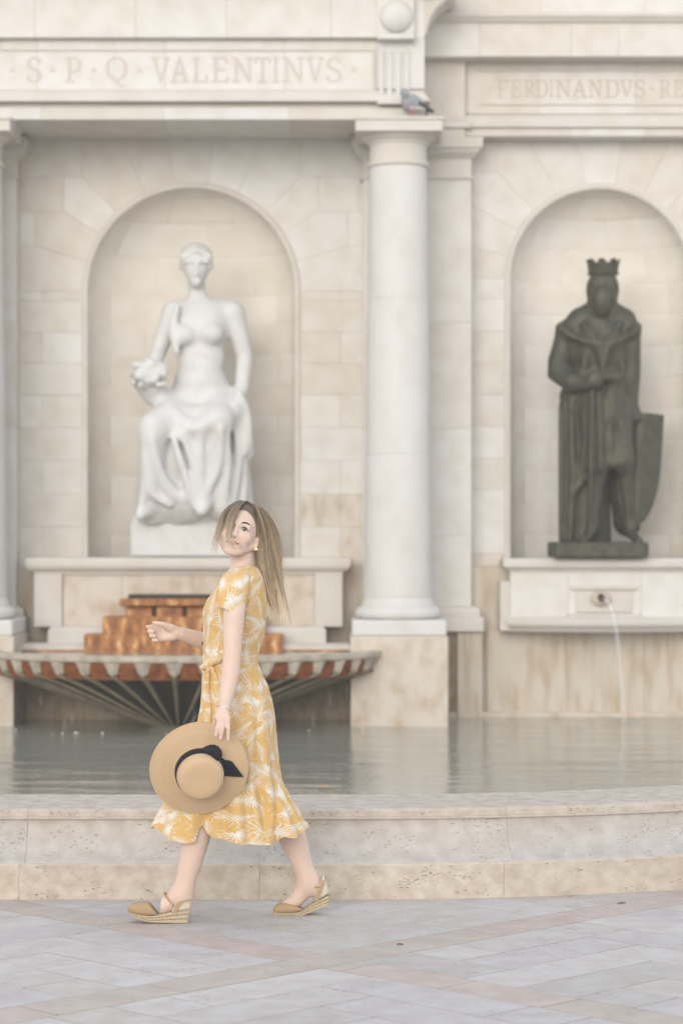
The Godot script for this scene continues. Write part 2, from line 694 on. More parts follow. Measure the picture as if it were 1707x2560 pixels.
	M.basin_rim = mat(lin(0.55, 0.515, 0.48), 0.5, slime, Vector3.ONE * 1.4, grain, 0.3)
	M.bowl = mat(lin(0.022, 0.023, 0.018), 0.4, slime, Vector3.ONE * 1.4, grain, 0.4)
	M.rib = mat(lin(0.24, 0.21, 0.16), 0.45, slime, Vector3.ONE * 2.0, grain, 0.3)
	M.coping = mat(lin(0.50, 0.48, 0.465), 0.75, pits, Vector3(0.75, 0.9, 0.75), grain, 0.15)
	M.coping2 = mat(lin(0.52, 0.495, 0.475), 0.75, pits, Vector3(0.75, 0.9, 0.75), grain, 0.15, Vector3(0.4, 0.3, 0.6))
	M.plinth = mat(lin(0.585, 0.53, 0.465), 0.8, pits, Vector3(0.8, 1.0, 0.8), grain, 0.2, Vector3(0.7, 0.12, 0.3))
	M.plinth2 = mat(lin(0.56, 0.505, 0.445), 0.8, pits, Vector3(0.8, 1.0, 0.8), grain, 0.2, Vector3(0.1, 0.62, 0.9))
	M.rim_lip = mat(lin(0.53, 0.48, 0.43), 0.8, pits, Vector3(0.9, 1.0, 0.9), grain, 0.15, Vector3(0.2, 0.8, 0.1))
	var slabs := [[0.52, 0.505, 0.50], [0.55, 0.535, 0.535], [0.485, 0.47, 0.465], [0.525, 0.50, 0.485], [0.515, 0.50, 0.515]]
	for k in slabs.size():
		M["slab%d" % k] = mat(lin(slabs[k][0], slabs[k][1], slabs[k][2]), 0.75, cuts, Vector3.ONE * 0.9, grain, 0.06, Vector3(k * 0.31, k * 0.17, k * 0.43))
	var pink := [[0.505, 0.435, 0.41], [0.495, 0.45, 0.415], [0.52, 0.46, 0.435]]
	for k in 3:
		M["band%d" % k] = mat(lin(pink[k][0], pink[k][1], pink[k][2]), 0.75, cuts, Vector3.ONE * 0.9, grain, 0.06, Vector3(k * 0.5, k * 0.2, k * 0.3))
	M.mortar = mat(lin(0.17, 0.13, 0.1), 0.95)
	M.ground = mat(lin(0.66, 0.64, 0.62), 0.85, cuts, Vector3.ONE * 0.4, grain, 0.3)  # paler than the slabs: brightness of the unseen plaza, coloured in for bounce
	var w := mat(lin(0.29, 0.29, 0.24), 0.06, null, Vector3(0.9, 0.9, 2.6), noise_tex(noise(FastNoiseLite.TYPE_SIMPLEX_SMOOTH, 0.018, 3, 31), 512, [], 4.0), 0.3)
	w.metallic_specular = 0.5
	M.water = w
	var f := mat(lin(0.85, 0.88, 0.9), 0.3)
	f.backlight_enabled = true
	f.backlight = Color(0.6, 0.62, 0.64)
	M.foam = f
	var jet := StandardMaterial3D.new()
	jet.transparency = BaseMaterial3D.TRANSPARENCY_ALPHA
	jet.albedo_color = Color(0.95, 0.97, 1.0, 0.16)
	jet.roughness = 0.3
	M.jet = jet
	M.iron = mat(lin(0.10, 0.075, 0.05), 0.5)
	M.iron.metallic = 0.5


func _ready() -> void:
	rng.seed = 20240611
	# ---------- camera, sky, sun, exposure ----------
	var cam := Camera3D.new()
	cam.name = "camera"
	var att := CameraAttributesPhysical.new()
	att.frustum_focal_length = 85.0
	att.frustum_focus_distance = 9.62
	att.exposure_aperture = 2.3
	att.frustum_near = 0.1
	att.frustum_far = 900.0
	cam.attributes = att
	add_child(cam)
	cam.position = Vector3(0, 1.55, 0)
	cam.near = 0.1
	cam.far = 900.0
	cam.projection = Camera3D.PROJECTION_FRUSTUM      # an upright lens shift keeps the verticals parallel
	cam.keep_aspect = Camera3D.KEEP_HEIGHT
	cam.size = 0.1 * 2352.0 / 5553.0
	cam.frustum_offset = Vector2(0, 0.1 * 44.0 / 5553.0)
	cam.current = true

	var we := WorldEnvironment.new()
	we.name = "world_environment"
	var env := Environment.new()
	env.background_mode = Environment.BG_SKY
	var sky := Sky.new()
	var sm := ProceduralSkyMaterial.new()
	sm.sky_top_color = Color(0.72, 0.77, 0.86)
	sm.sky_horizon_color = Color(0.98, 0.985, 1.0)
	sm.sky_curve = 0.6
	sm.ground_bottom_color = Color(0.60, 0.58, 0.56)
	sm.ground_horizon_color = Color(0.80, 0.78, 0.76)
	sm.sky_energy_multiplier = 1.0
	sm.sun_angle_max = 1.0
	sky.sky_material = sm
	env.sky = sky
	env.tonemap_mode = Environment.TONE_MAPPER_LINEAR
	env.tonemap_exposure = 1.82
	env.fog_enabled = true
	env.fog_light_color = Color(1.0, 0.97, 0.93)
	env.fog_density = 0.0045
	env.sdfgi_enabled = true
	env.ssao_enabled = true
	env.ssil_enabled = true
	we.environment = env
	add_child(we)
	var sun := DirectionalLight3D.new()
	sun.name = "sun"
	sun.light_energy = 0.6
	sun.light_color = Color(1.0, 0.98, 0.95)
	sun.light_angular_distance = 42.0
	sun.shadow_enabled = true
	add_child(sun)
	sun.look_at_from_position(Vector3(-2.2, 1.35, 9.0), Vector3.ZERO)

	make_materials()
	build_ground()
	build_pool()
	build_facade()
	build_columns()
	build_fountains()
	build_statues()
	build_small_things()
	build_person()
	build_hat()


# ---------- the plaza ----------

func build_ground() -> void:
	var g := Shape.new()
	g.quad(Vector3(-400, -0.03, 400), Vector3(400, -0.03, 400), Vector3(400, -0.03, -400), Vector3(-400, -0.03, -400), Vector3.UP)
	tag(part("ground", g, M.ground), "", "", "", "structure")
	# pavement: stone slabs in a herringbone laid at 45 degrees, cut by two crossing bands of pinkish slabs
	var pave := Shape.new()
	pave.quad(Vector3(-9, -0.0015, -3), Vector3(9, -0.0015, -3), Vector3(9, -0.0015, -12.5), Vector3(-9, -0.0015, -12.5), Vector3.UP)
	var floor_bed := part("pavement", pave, M.mortar)
	tag(floor_bed, "", "", "", "structure")
	var w := 0.245
	var u0 := 6.02       # the band rising to the left lies between u0 and u1, the other between v0 and v1
	var u1 := 6.225
	var v0 := 6.115
	var v1 := 6.325
	for quarter in 4:
		var rect := Rect2(u1, v1, 3, 3)
		match quarter:
			1: rect = Rect2(u0 - 3.0, v1, 3, 3)
			2: rect = Rect2(u0 - 3.0, v0 - 3.0, 3, 3)
			3: rect = Rect2(u1, v0 - 3.0, 3, 3)
		var corner := Vector2(u1 if quarter in [0, 3] else u0, v1 if quarter < 2 else v0)
		for i in range(-13, 14):
			for j in range(-13, 14):
				var k := posmod(i - j + quarter, 6)
				if k == 0:
					slab(Rect2(corner.x + i * w, corner.y + j * w, 3 * w, w).intersection(rect), "slab%d" % rng.randi_range(0, 4), floor_bed)
				elif k == 5:
					slab(Rect2(corner.x + i * w, corner.y + j * w, w, 3 * w).intersection(rect), "slab%d" % rng.randi_range(0, 4), floor_bed)
	var at := u0 - 3.0
	while at < u1 + 3.0:
		var l := rng.randf_range(0.45, 0.75)
		if at < u0 and at + l > u0: l = u0 - at
		slab(Rect2(at, v0, l, v1 - v0), "band%d" % rng.randi_range(0, 2), floor_bed)
		at += l
	at = v0 - 3.0
	while at < v1 + 3.0:
		var l := rng.randf_range(0.45, 0.75)
		if at < v0 and at + l > v0: l = v0 - at
		if not (at > v0 - 0.01 and at < v1 - 0.01):
			slab(Rect2(u0, at, u1 - u0, l), "band%d" % rng.randi_range(0, 2), floor_bed)
			at += l
		else:
			at = v1


func slab(r: Rect2, kind: String, under: Node) -> void:
	if r.size.x < 0.02 or r.size.y < 0.02:
		return
	# u = (x + d) / sqrt 2, v = (d - x) / sqrt 2 with d the way from the camera
	var c := r.get_center()
	var x := (c.x - c.y) / sqrt(2.0)
	var d := (c.x + c.y) / sqrt(2.0)
	if absf(x) > 3.2 or d < 6.3 or d > 10.17 + (0.0 if x < 0.0 else 0.12 * x * x) - 0.02 + 0.3:
		return
	var g := Shape.new()
	var a := r.size.x / 2.0 - 0.0036
	var b := r.size.y / 2.0 - 0.0036
	box(g, -a, a, -0.03, 0.0 + rng.randf_range(-0.0004, 0.0006), -b, b, 0.0008)
	# local x runs along u, local z against v
	g.moved(Transform3D(Basis(Vector3(1, 0, -1).normalized(), Vector3.UP, Vector3(1, 0, 1).normalized()), Vector3(x, 0, -d)))
	part("paving_slab", g, M[kind], under)


# ---------- pool rim and water ----------

func rim_line(from: float, to: float, inset := 0.0) -> PackedVector2Array:
	# plan of the rim's foot by arc length from x = 0: straight to the left, curving away to the right and left of the fountain's axis
	var p := PackedVector2Array()
	var n := maxi(2, int((to - from) / 0.12) + 1)
	for k in n:
		var s := lerpf(from, to, float(k) / (n - 1))
		if k == n - 1:
			p.append(rim_at(to - 0.004))
		p.append(rim_at(s))
		if k == 0:      # short end pieces square the joints to the curve
			p.append(rim_at(from + 0.004))
	return p


func rim_at(s: float) -> Vector2:
	var r := 4.0
	if s > 0.0:
		var a := s / r
		return Vector2(sin(a) * r, -10.17 - (1.0 - cos(a)) * r)
	if s < -2.12:
		var a := (-2.12 - s) / r
		return Vector2(-2.12 - sin(a) * r, -10.17 - (1.0 - cos(a)) * r)
	return Vector2(s, -10.17)


func build_pool() -> void:
	var wall := thing("pool_wall", "low pale stone rim wall of the pool behind the walking woman", "wall", Vector3(0, 0, -10.17))
	var cope := [[-0.73, 0.05], [-0.012, 0.151], [-0.02, 0.158], [-0.05, 0.173], [-0.08, 0.196], [-0.103, 0.224], [-0.12, 0.255], [-0.131, 0.288], [-0.136, 0.322]]
	var lip := [[-0.71, 0.3225], [-0.124, 0.3225], [-0.122, 0.3265], [-0.124, 0.330], [-0.142, 0.333], [-0.144, 0.354], [-0.149, 0.362], [-0.158, 0.366], [-0.70, 0.366], [-0.712, 0.361], [-0.716, 0.35]]
	var plinth := [[-0.70, -0.02], [0.0, -0.02], [0.0, 0.143], [-0.004, 0.149], [-0.011, 0.151], [-0.70, 0.151]]
	var cuts := [-6.2, -4.9, -3.3, -1.335, 0.735, 2.75, 4.6, 6.2]
	for k in cuts.size() - 1:
		var s := Shape.new()
		sweep(s, smooth_closed(cope), rim_line(cuts[k] + 0.0006, cuts[k + 1] - 0.0006))
		part("coping_stone", s, M.coping if k % 2 == 0 else M.coping2, wall)
		s = Shape.new()
		sweep(s, smooth_closed(lip), rim_line(cuts[k] + 0.0006, cuts[k + 1] - 0.0006))
		part("rim_stone", s, M.rim_lip, wall)
	cuts = [-6.2, -4.6, -2.9, -1.355, -0.345, 0.69, 1.85, 3.2, 4.8, 6.2]
	for k in cuts.size() - 1:
		var s := Shape.new()
		sweep(s, smooth_closed(plinth), rim_line(cuts[k] + 0.0006, cuts[k + 1] - 0.0006))
		part("plinth_stone", s, M.plinth if k % 2 == 0 else M.plinth2, wall)
	# water: rippled sheet from the rim to the fountain wall
	var s := Shape.new()
	var wave := noise(FastNoiseLite.TYPE_SIMPLEX_SMOOTH, 1.6, 3, 77)
	var nx := 150
	var nz := 190
	for z in nz + 1:
		for x in nx + 1:
			var p := Vector3(lerpf(-6.2, 4.1, float(x) / nx), 0.25, lerpf(-10.85, -17.15, float(z) / nz))
			p.y += 0.004 * wave.get_noise_2d(p.x * 0.55, p.z * 1.5)
			# rings round the falling jet and under the basin
			var d := Vector2(p.x - 1.9492, p.z + 16.55).length()
			p.y += 0.006 * sin(d * 48.0) * exp(-d * 3.4)
			s.vert(p)
	for z in nz:
		for x in nx:
			var q := z * (nx + 1) + x
			s.tri(q, q + 1, q + nx + 1)
			s.tri(q + 1, q + nx + 2, q + nx + 1)
	tag(part("water", s, M.water), "", "", "", "structure")


func smooth_closed(p: Array) -> Array:
	# the outline closed on itself, for sweeps that end in caps
	var q := p.duplicate()
	q.append(p[0])
	return q


# ---------- the fountain's facade ----------

func course_blocks(under: Node, x0: float, x1: float, y0: float, y1: float, cuts: Array, zf: float) -> void:
	# one course of ashlar between x0 and x1, jointed at the cuts
	var at := [x0]
	for c in cuts:
		if c > x0 + 0.05 and c < x1 - 0.05:
			at.append(c)
	at.append(x1)
	for k in at.size() - 1:
		# damp has browned the stones beside the column and next to the side ledge
		var mx := (float(at[k]) + float(at[k + 1])) / 2.0
		var stained := y1 < 1.9 and (absf(mx - 0.12) < 0.2 or (absf(mx - 1.02) < 0.14 and y1 < 1.6))
		cuboid("stone_block", at[k], at[k + 1], y0, y1, zf - 0.16, zf + rng.randf_range(-0.0015, 0.0015), M.stained if stained else M["block%d" % rng.randi_range(0, 5)], under, 0.0035)


func arch_bay(under: Node, cx: float, r: float, spring: float, top: float, left: float, right: float, floor_y: float, lines: Array, steps: Array, zf: float) -> void:
	# ashlar wall with a round-headed niche: lines are the course heights from the floor up, steps the radial joints as [angle from upright, end height]
	var ro := r + 0.045
	var ends := []      # the outer ends of the joints, on the right half
	for st in steps:
		var a: float = deg_to_rad(st[0])
		var l := (float(st[1]) - spring) / cos(a) if st[1] < 1e8 else 0.0
		ends.append(Vector2(tan(a) * (float(st[1]) - spring), float(st[1])))
	# keystone between the first pair of joints, then stepped voussoirs on both sides
	var n := steps.size()
	for side in [-1.0, 1.0]:
		for k in range(-1, n):
			if k == -1 and side > 0:
				continue
			var a0: float = deg_to_rad(-steps[0][0]) if k == -1 else deg_to_rad(steps[k][0])
			var a1: float = deg_to_rad(steps[0][0]) if k == -1 else (deg_to_rad(steps[k + 1][0]) if k + 1 < n else deg_to_rad(90.0))
			var p := PackedVector2Array()
			for q in 9:
				var a := lerpf(a0, a1, q / 8.0)
				p.append(Vector2(sin(a) * ro, spring + cos(a) * ro))
			var e0: Vector2 = Vector2(-ends[0].x, ends[0].y) if k == -1 else ends[k]
			var e1: Vector2 = ends[0] if k == -1 else (ends[k + 1] if k + 1 < n else Vector2(ends[n - 1].x + 0.12, spring))
			if k + 1 >= n and k >= 0:
				e1.x = maxf(e1.x, ro + 0.2)
			p.append(e1)
			if absf(e1.y - e0.y) > 0.01:
				p.append(Vector2(e1.x, e0.y))
			p.append(e0)
			var world := PackedVector2Array()
			for q in p:
				world.append(Vector2(cx + side * q.x, q.y))
			part("voussoir", prism(Shape.new(), world, zf - 0.16, zf + rng.randf_range(-0.0015, 0.0015), 0.0035), M["block%d" % rng.randi_range(0, 5)], under)
	# the courses left and right of the opening and of the voussoirs
	for k in lines.size() - 1:
		var y0: float = lines[k]
		var y1: float = lines[k + 1]
		var reach := ro
		if y0 >= spring - 0.01:
			reach = maxf(ends[n - 1].x + 0.12, ro + 0.2)
			for q in n - 1:
				if y0 >= ends[q + 1].y - 0.01:
					reach = ends[q + 1].x
			var last := ends.size() - 1
			for q in range(last, -1, -1):
				if y0 >= ends[q].y - 0.01:
					reach = ends[q - 1].x if q > 0 and ends[q - 1].y > ends[q].y + 0.01 else reach
			reach = 1e9
			for q in n:
				# the stone below joint q reaches out to the end of the next joint
				var top_q: float = ends[q].y
				var low_q: float = ends[q + 1].y if q + 1 < n else spring
				if y0 >= low_q - 0.01 and y1 <= top_q + 0.01:
					reach = ends[q + 1].x if q + 1 < n else maxf(ends[n - 1].x + 0.12, ro + 0.2)
			if reach > 1e8:
				continue
		for side in [-1.0, 1.0]:
			var xa := cx - reach if side < 0 else cx + reach
			var xb := left if side < 0 else right
			if (xb - xa) * side < 0.03:
				continue
			var shift := 0.28 if k % 2 == 0 else 0.52
			course_blocks(under, minf(xa, xb), maxf(xa, xb), y0, y1, [xa + side * shift, xa + side * (shift + 0.55), xa + side * (shift + 1.1)], zf)


func niche(under: Node, cx: float, r: float, depth: float, floor_y: float, spring: float, zf: float, course: float, turn: float) -> void:
	# a half-round recess of curved blocks under a shell of rings, each block with its own edges
	var b := 0.05
	var rows := int(round((spring - floor_y) / course))
	for row in rows:
		var y0 := lerpf(floor_y, spring, float(row) / rows)
		var y1 := lerpf(floor_y, spring, float(row + 1) / rows)
		var cuts := [0.0, 0.2, 0.5, 0.8, 1.0] if row % 2 == 0 else [0.0, 0.36, 0.66, 1.0]
		for k in cuts.size() - 1:
			niche_stone(under, cx, r, depth, zf, cuts[k] * PI, cuts[k + 1] * PI, y0, y1, spring, false)
	var rings := 4
	for ring in rings:
		var e0 := PI / 2.0 * ring / rings
		var e1 := PI / 2.0 * (ring + 1) / rings
		var cuts := [0.0, 0.3, 0.62, 1.0] if ring % 2 == 0 else [0.0, 0.45, 0.8, 1.0]
		if ring == rings - 1: cuts = [0.0, 1.0]
		for k in cuts.size() - 1:
			niche_stone(under, cx, r, depth, zf, cuts[k] * PI, cuts[k + 1] * PI, e0, e1, spring, true)
	var f := Shape.new()
	for k in 24:
		var a := PI * k / 24.0
		var c := PI * (k + 1) / 24.0
		f.face(Vector3(cx, floor_y, zf + 0.02), Vector3(cx + cos(a) * r, floor_y, zf - sin(a) * depth), Vector3(cx + cos(c) * r, floor_y, zf - sin(c) * depth), Vector3.UP)
	part("niche_floor", f, M.trim, under)


func niche_stone(under: Node, cx: float, r: float, depth: float, zf: float, a0: float, a1: float, t0: float, t1: float, spring: float, dome: bool) -> void:
	# the inner face bulges a hair between recessed joints
	var s := Shape.new()
	var na := maxi(4, int((a1 - a0) / 0.13))
	var nt := 5 if dome else 3
	var ea := 0.004 / r
	var et := 0.004 / (r if dome else 1.0)
	var us := [a0, a0 + ea]
	for k in range(1, na):
		us.append(lerpf(a0, a1, float(k) / na))
	us.append(a1 - ea)
	us.append(a1)
	var ts := [t0, t0 + et]
	for k in range(1, nt):
		ts.append(lerpf(t0, t1, float(k) / nt))
	ts.append(t1 - et)
	ts.append(t1)
	var m := us.size()
	var lift := rng.randf_range(-0.001, 0.001)
	for y in ts.size():
		for x in m:
			var edge := 0.004 if y == 0 or x == 0 or y == ts.size() - 1 or x == m - 1 else lift
			var rr := r + edge
			var dd := depth + edge
			var u: float = us[x]
			var t: float = ts[y]
			if dome:
				s.vert(Vector3(cx + cos(u) * cos(t) * rr, spring + sin(t) * rr, zf - sin(u) * cos(t) * dd))
			else:
				s.vert(Vector3(cx + cos(u) * rr, t, zf - sin(u) * dd))
	for y in ts.size() - 1:
		for x in m - 1:
			var q := y * m + x
			s.tri(q, q + m, q + 1)
			s.tri(q + 1, q + m, q + m + 1)
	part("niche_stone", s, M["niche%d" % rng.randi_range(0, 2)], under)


func arch_mould(under: Node, cx: float, r: float, spring: float, floor_y: float, zf: float) -> void:
	# the raised moulding that frames the niche: jambs and arch in one profile of [radius, proud]
	var prof := [[r + 0.002, -0.14], [r, 0.004], [r + 0.006, 0.012], [r + 0.02, 0.016], [r + 0.034, 0.012], [r + 0.04, 0.004], [r + 0.047, 0.002], [r + 0.05, -0.02]]
	var s := Shape.new()
	var line := []          # [centre offset, direction]
	for y in 2:
		line.append([Vector2(0, lerpf(floor_y, spring, y)), Vector2(1, 0)])
	for k in range(1, 49):
		var a := PI * k / 48.0
		line.append([Vector2(0, spring), Vector2(cos(a), sin(a))])
	line.append([Vector2(0, floor_y), Vector2(-1, 0)])
	for a in prof.size() - 1:
		var first := s.v.size()
		for l in line:
			for e in 2:
				var q: Vector2 = l[0] + l[1] * prof[a + e][0]
				s.vert(Vector3(cx + q.x, q.y, zf + prof[a + e][1]))
		for k in line.size() - 1:
			var p: int = first + k * 2
			s.tri(p, p + 1, p + 2)
			s.tri(p + 2, p + 1, p + 3)
	part("archivolt", s, M.trim, under)


func lettering(called: String, text: String, x0: float, x1: float, y0: float, y1: float, z: float, m: Material, under: Node) -> void:
	# cut letters, stretched to the inscription's own spacing
	var t := TextMesh.new()
	var f := SystemFont.new()
	f.font_names = PackedStringArray(["Droid Serif"])
	t.font = f
	t.font_size = 64
	t.text = text
	t.depth = 0.002
	t.pixel_size = 0.01
	var o := put(called, t, m, under)
	var b := t.get_aabb()
	var sx := (x1 - x0) / maxf(b.size.x, 0.001)
	var sy := (y1 - y0) / maxf(b.size.y, 0.001)
	o.scale = Vector3(sx, sy, 1.0)
	o.position += Vector3(x0 - b.position.x * sx, y0 - b.position.y * sy, z)


func dot(x: float, y: float, r: float, z: float, m: Material, under: Node) -> void:
	part("interpunct", prism(Shape.new(), PackedVector2Array([Vector2(x - r, y - r * 0.7), Vector2(x + r, y - r * 0.7), Vector2(x, y + r)]), z - 0.004, z + 0.002, 0.0005), m, under)


func moulding(called: String, prof: Array, path: Array, m: Material, under: Node) -> MeshInstance3D:
	var p := PackedVector2Array()
	for q in path:
		p.append(Vector2(q[0], q[1]))
	return part(called, sweep(Shape.new(), smooth_closed(prof), p), m, under)


func build_facade() -> void:
	var z := -17.1
	var wall := thing("fountain_facade", "pale limestone fountain facade with two arched niches and Latin inscriptions", "building", Vector3(-0.4, 0, z))
	var axis := -1.06
	# central bay
	arch_bay(wall, axis, 0.728, 3.2468, 4.37, -2.42, 0.3, 1.3,
		[1.3, 1.5808, 1.8148, 2.0489, 2.2829, 2.5139, 2.7356, 2.9573, 3.179, 3.2468, 3.3669, 3.5639, 3.8103, 4.0597, 4.37],
		[[8.5, 4.37], [25.0, 4.37], [43.5, 4.0597], [58.0, 3.8103], [74.0, 3.5639]], z)
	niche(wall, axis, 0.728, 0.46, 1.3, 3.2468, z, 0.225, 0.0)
	arch_mould(wall, axis, 0.728, 3.2468, 1.3, z)
	# side bay
	var side := 1.8261
	arch_bay(wall, side, 0.63, 3.3361, 4.3461, 0.55, 3.4, 1.3,
		[1.3, 1.3929, 1.6177, 1.8425, 2.0673, 2.2921, 2.5169, 2.7417, 2.9665, 3.1913, 3.3361, 3.4161, 3.6286, 3.8596, 4.0905, 4.3461],
		[[9.0, 4.3461], [27.0, 4.3461], [44.0, 4.0905], [60.0, 3.8596], [76.0, 3.6286]], z)
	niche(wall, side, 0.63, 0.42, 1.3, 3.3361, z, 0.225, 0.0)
	arch_mould(wall, side, 0.63, 3.3361, 1.3, z)
	# the same on the far left, out of view: plain courses
	for k in 13:
		course_blocks(wall, -5.5, -2.42, 1.3 + k * 0.236, 1.536 + k * 0.236, [-4.5 + (k % 2) * 0.4, -3.4 + (k % 2) * 0.4], z)
	# core behind the facing
	cuboid("wall_core", -5.5, 3.4, -0.1, 6.6, -18.6, -17.85, M.block0, wall)
	cuboid("wall_core", 3.25, 3.4, -0.1, 6.6, -17.85, -17.27, M.block0, wall)
	cuboid("wall_core", -5.5, -5.35, -0.1, 6.6, -17.85, -17.27, M.block0, wall)
	cuboid("wall_core", -5.5, 3.4, 4.55, 6.6, -17.845, -17.0, M.block1, wall)
	cuboid("wall_base", -5.5, 3.4, -0.1, 1.3, -17.845, -17.0, M.wet, wall)
	# pilaster strips beside the columns
	for p in [[0.15, 0.907], [-3.027, -2.27]]:
		var pil := Node3D.new()
		pil.name = numbered("pilaster", wall)
		wall.add_child(pil, true)
		var ys := [1.0144, 1.5196, 2.2652, 3.0108, 4.0152, 4.1491]
		for k in 5:
			cuboid("stone_block", p[0], p[1], ys[k], ys[k + 1], z - 0.05, -16.9, M["block%d" % [1, 3, 5, 0, 2][k]], pil, 0.004)
		var y := 4.1429
		moulding("capital", [[-0.1, y], [0.0, y], [0.004, y + 0.012], [0.018, y + 0.022], [0.045, y + 0.045], [0.055, y + 0.06], [0.055, y + 0.075], [0.075, y + 0.08], [0.078, 4.2947], [-0.1, 4.2947]],
			[[p[0], z], [p[0], -16.9], [p[1], -16.9], [p[1], z]], M.trim_grey, pil)
		moulding("necking", [[-0.1, 4.0091], [0.012, 4.0091], [0.018, 4.0182], [0.012, 4.0304], [-0.1, 4.0304]], [[p[0], z], [p[0], -16.9], [p[1], -16.9], [p[1], z]], M.trim_grey, pil)
		moulding("base", [[-0.1, 0.8521], [0.08, 0.8521], [0.08, 0.9492], [0.055, 0.9583], [0.06, 0.9886], [0.045, 1.0129], [0.01, 1.0281], [-0.1, 1.0281]],
			[[p[0], z], [p[0], -16.9], [p[1], -16.9], [p[1], z]], M.trim, pil)
		cuboid("pier", p[0], p[1], -0.1, 0.85, z, -16.93, M.wet_dark, pil)
		cuboid("pier", p[1] - 0.10, p[1] + 0.075, -0.1, 0.8439, z + 0.02, -16.86, M.wet, pil)

	# ---- central entablature, carried by the two columns
	var e := Node3D.new()
	e.name = "entablature"
	wall.add_child(e)
	var xl := -2.68
	var xr := 0.56
	var f := -16.3
	var joints := [xl, -2.02, -1.2, -0.35, xr]
	for k in 4:
		cuboid("architrave_stone", joints[k], joints[k + 1], 4.324, 4.408, z - 0.1, f + rng.randf_range(-0.001, 0.001), M.trim if k % 2 else M.column, e)
	cuboid("soffit_band", xl + 0.02, xr - 0.02, 4.408, 4.443, z - 0.1, f - 0.035, M.trim_grey, e)
	moulding("architrave_moulding", [[-0.3, 4.443], [0.035, 4.443], [0.035, 4.455], [0.022, 4.465], [0.012, 4.488], [-0.004, 4.503], [-0.004, 4.52], [-0.022, 4.53], [-0.3, 4.53]], [[xl, z], [xl, f], [xr, f], [xr, z]], M.trim_grey, e)
	joints = [xl, -2.05, -1.5323, -1.1859, -0.3875, 0.2407]
	for k in 5:
		cuboid("frieze_stone", joints[k], joints[k + 1], 4.53, 4.872, z - 0.1, f - 0.034 + rng.randf_range(-0.0008, 0.0008), M["block%d" % [1, 4, 3, 4, 1][k]], e)
	# the raised frame round the inscription
	var fz := f - 0.034
	cuboid("panel_frame", -2.30, 0.2264, 4.7937, 4.8054, fz - 0.01, fz + 0.012, M.trim, e, 0.003)
	cuboid("panel_frame", -2.30, 0.2264, 4.4849, 4.4966, fz - 0.01, fz + 0.012, M.trim_grey, e, 0.003)
	cuboid("panel_frame", 0.2088, 0.2264, 4.4966, 4.7937, fz - 0.01, fz + 0.0118, M.trim_grey, e, 0.003)
	var ly0 := 4.5819
	var ly1 := 4.7525
	lettering("letter", "S", -2.1232, -2.0203, ly0, ly1, fz + 0.0025, M.letter, e)
	lettering("letter", "P", -1.8644, -1.7556, ly0, ly1, fz + 0.0025, M.letter, e)
	lettering("letter", "Q", -1.5909, -1.4439, 4.5525, ly1, fz + 0.0025, M.letter, e)
	var spots := [["V", 347, 391], ["A", 392, 434], ["L", 441, 477], ["E", 485, 524], ["N", 533, 582], ["T", 585, 621], ["I", 626, 640], ["N", 650, 699], ["V", 702, 744], ["S", 749, 785]]
	for q in spots:
		lettering("letter", q[0], (q[1] - 784) * 16.33 / 5553.0, (q[2] - 784) * 16.33 / 5553.0, ly0, ly1, fz + 0.0025, M.letter, e)
	for q in [29, 122, 216, 320, 812]:
		dot((q - 784) * 16.33 / 5553.0, 4.6672, 0.022, fz, M.letter, e)
	# upper blocks above the frieze
	joints = [xl - 0.02, -2.0627, -1.3829, -0.7735, -0.0703, 0.2461]
	for k in 5:
		cuboid("attic_stone", joints[k], joints[k + 1], 4.872, 5.148, z - 0.1, f + 0.03 + rng.randf_range(-0.002, 0.002), M["block%d" % [4, 1, 3, 1, 4][k]], e, 0.005)
	moulding("cornice", [[-0.3, 5.148], [0.05, 5.148], [0.06, 5.1656], [0.12, 5.2124], [0.2, 5.2359], [0.2, 5.3003], [-0.3, 5.3003]], [[xl, z], [xl, f], [xr, f], [xr, z]], M.trim, e)
	cuboid("attic_stone", xl, xr, 5.3072, 6.6, z + 0.1, f, M.block3, e)
	# pier over the column: fluted console, its cap and the block with a ball
	for s in [1.0, -1.0]:
		var mx := func(x): return x if s > 0 else 2.0 * axis - x
		var span := func(a, b): return [minf(mx.call(a), mx.call(b)), maxf(mx.call(a), mx.call(b))]
		var r: Array = span.call(0.2407, xr)
		cuboid("corner_pier", r[0], r[1], 4.53, 4.872, z - 0.1, f + 0.002, M.column, e)
		cuboid("corner_pier", r[0], r[1], 4.8725, 5.148, z - 0.1, f + 0.001, M.block4, e)
		var con := Node3D.new()
		con.name = numbered("console", e)
		e.add_child(con, true)
		for k in 4:
			var a := 0.2515 + k * 0.057
			r = span.call(a, a + 0.0351)
			cuboid("fillet", r[0], r[1], 4.457, 4.7904, f, f + 0.018, M.column, con, 0.008)
		r = span.call(0.2392, 0.4872)
		cuboid("console_cap", r[0], r[1], 4.8495, 4.8874, f, f + 0.1, M.column, con)
		cuboid("console_foot", r[0], r[1], 4.4207, 4.4469, f, f + 0.06, M.trim, con)
		cuboid("ball_block", r[0], r[1], 4.8904, 5.1325, f, f + 0.075, M.block1, con)
		var ball := Shape.new()
		var prof := []
		for k in 13:
			var w := PI / 2.0 * k / 12.0
			prof.append([0.1138 * cos(w), 0.0759 * sin(w)])
		lathe(ball, prof, 32, true, Transform3D(Basis(Vector3.RIGHT, PI / 2.0), Vector3(mx.call(0.3676), 5.0041, f + 0.07)))
		part("ball", ball, M.column, con)
		# scrolled bracket on the flank
		var o := PackedVector2Array()
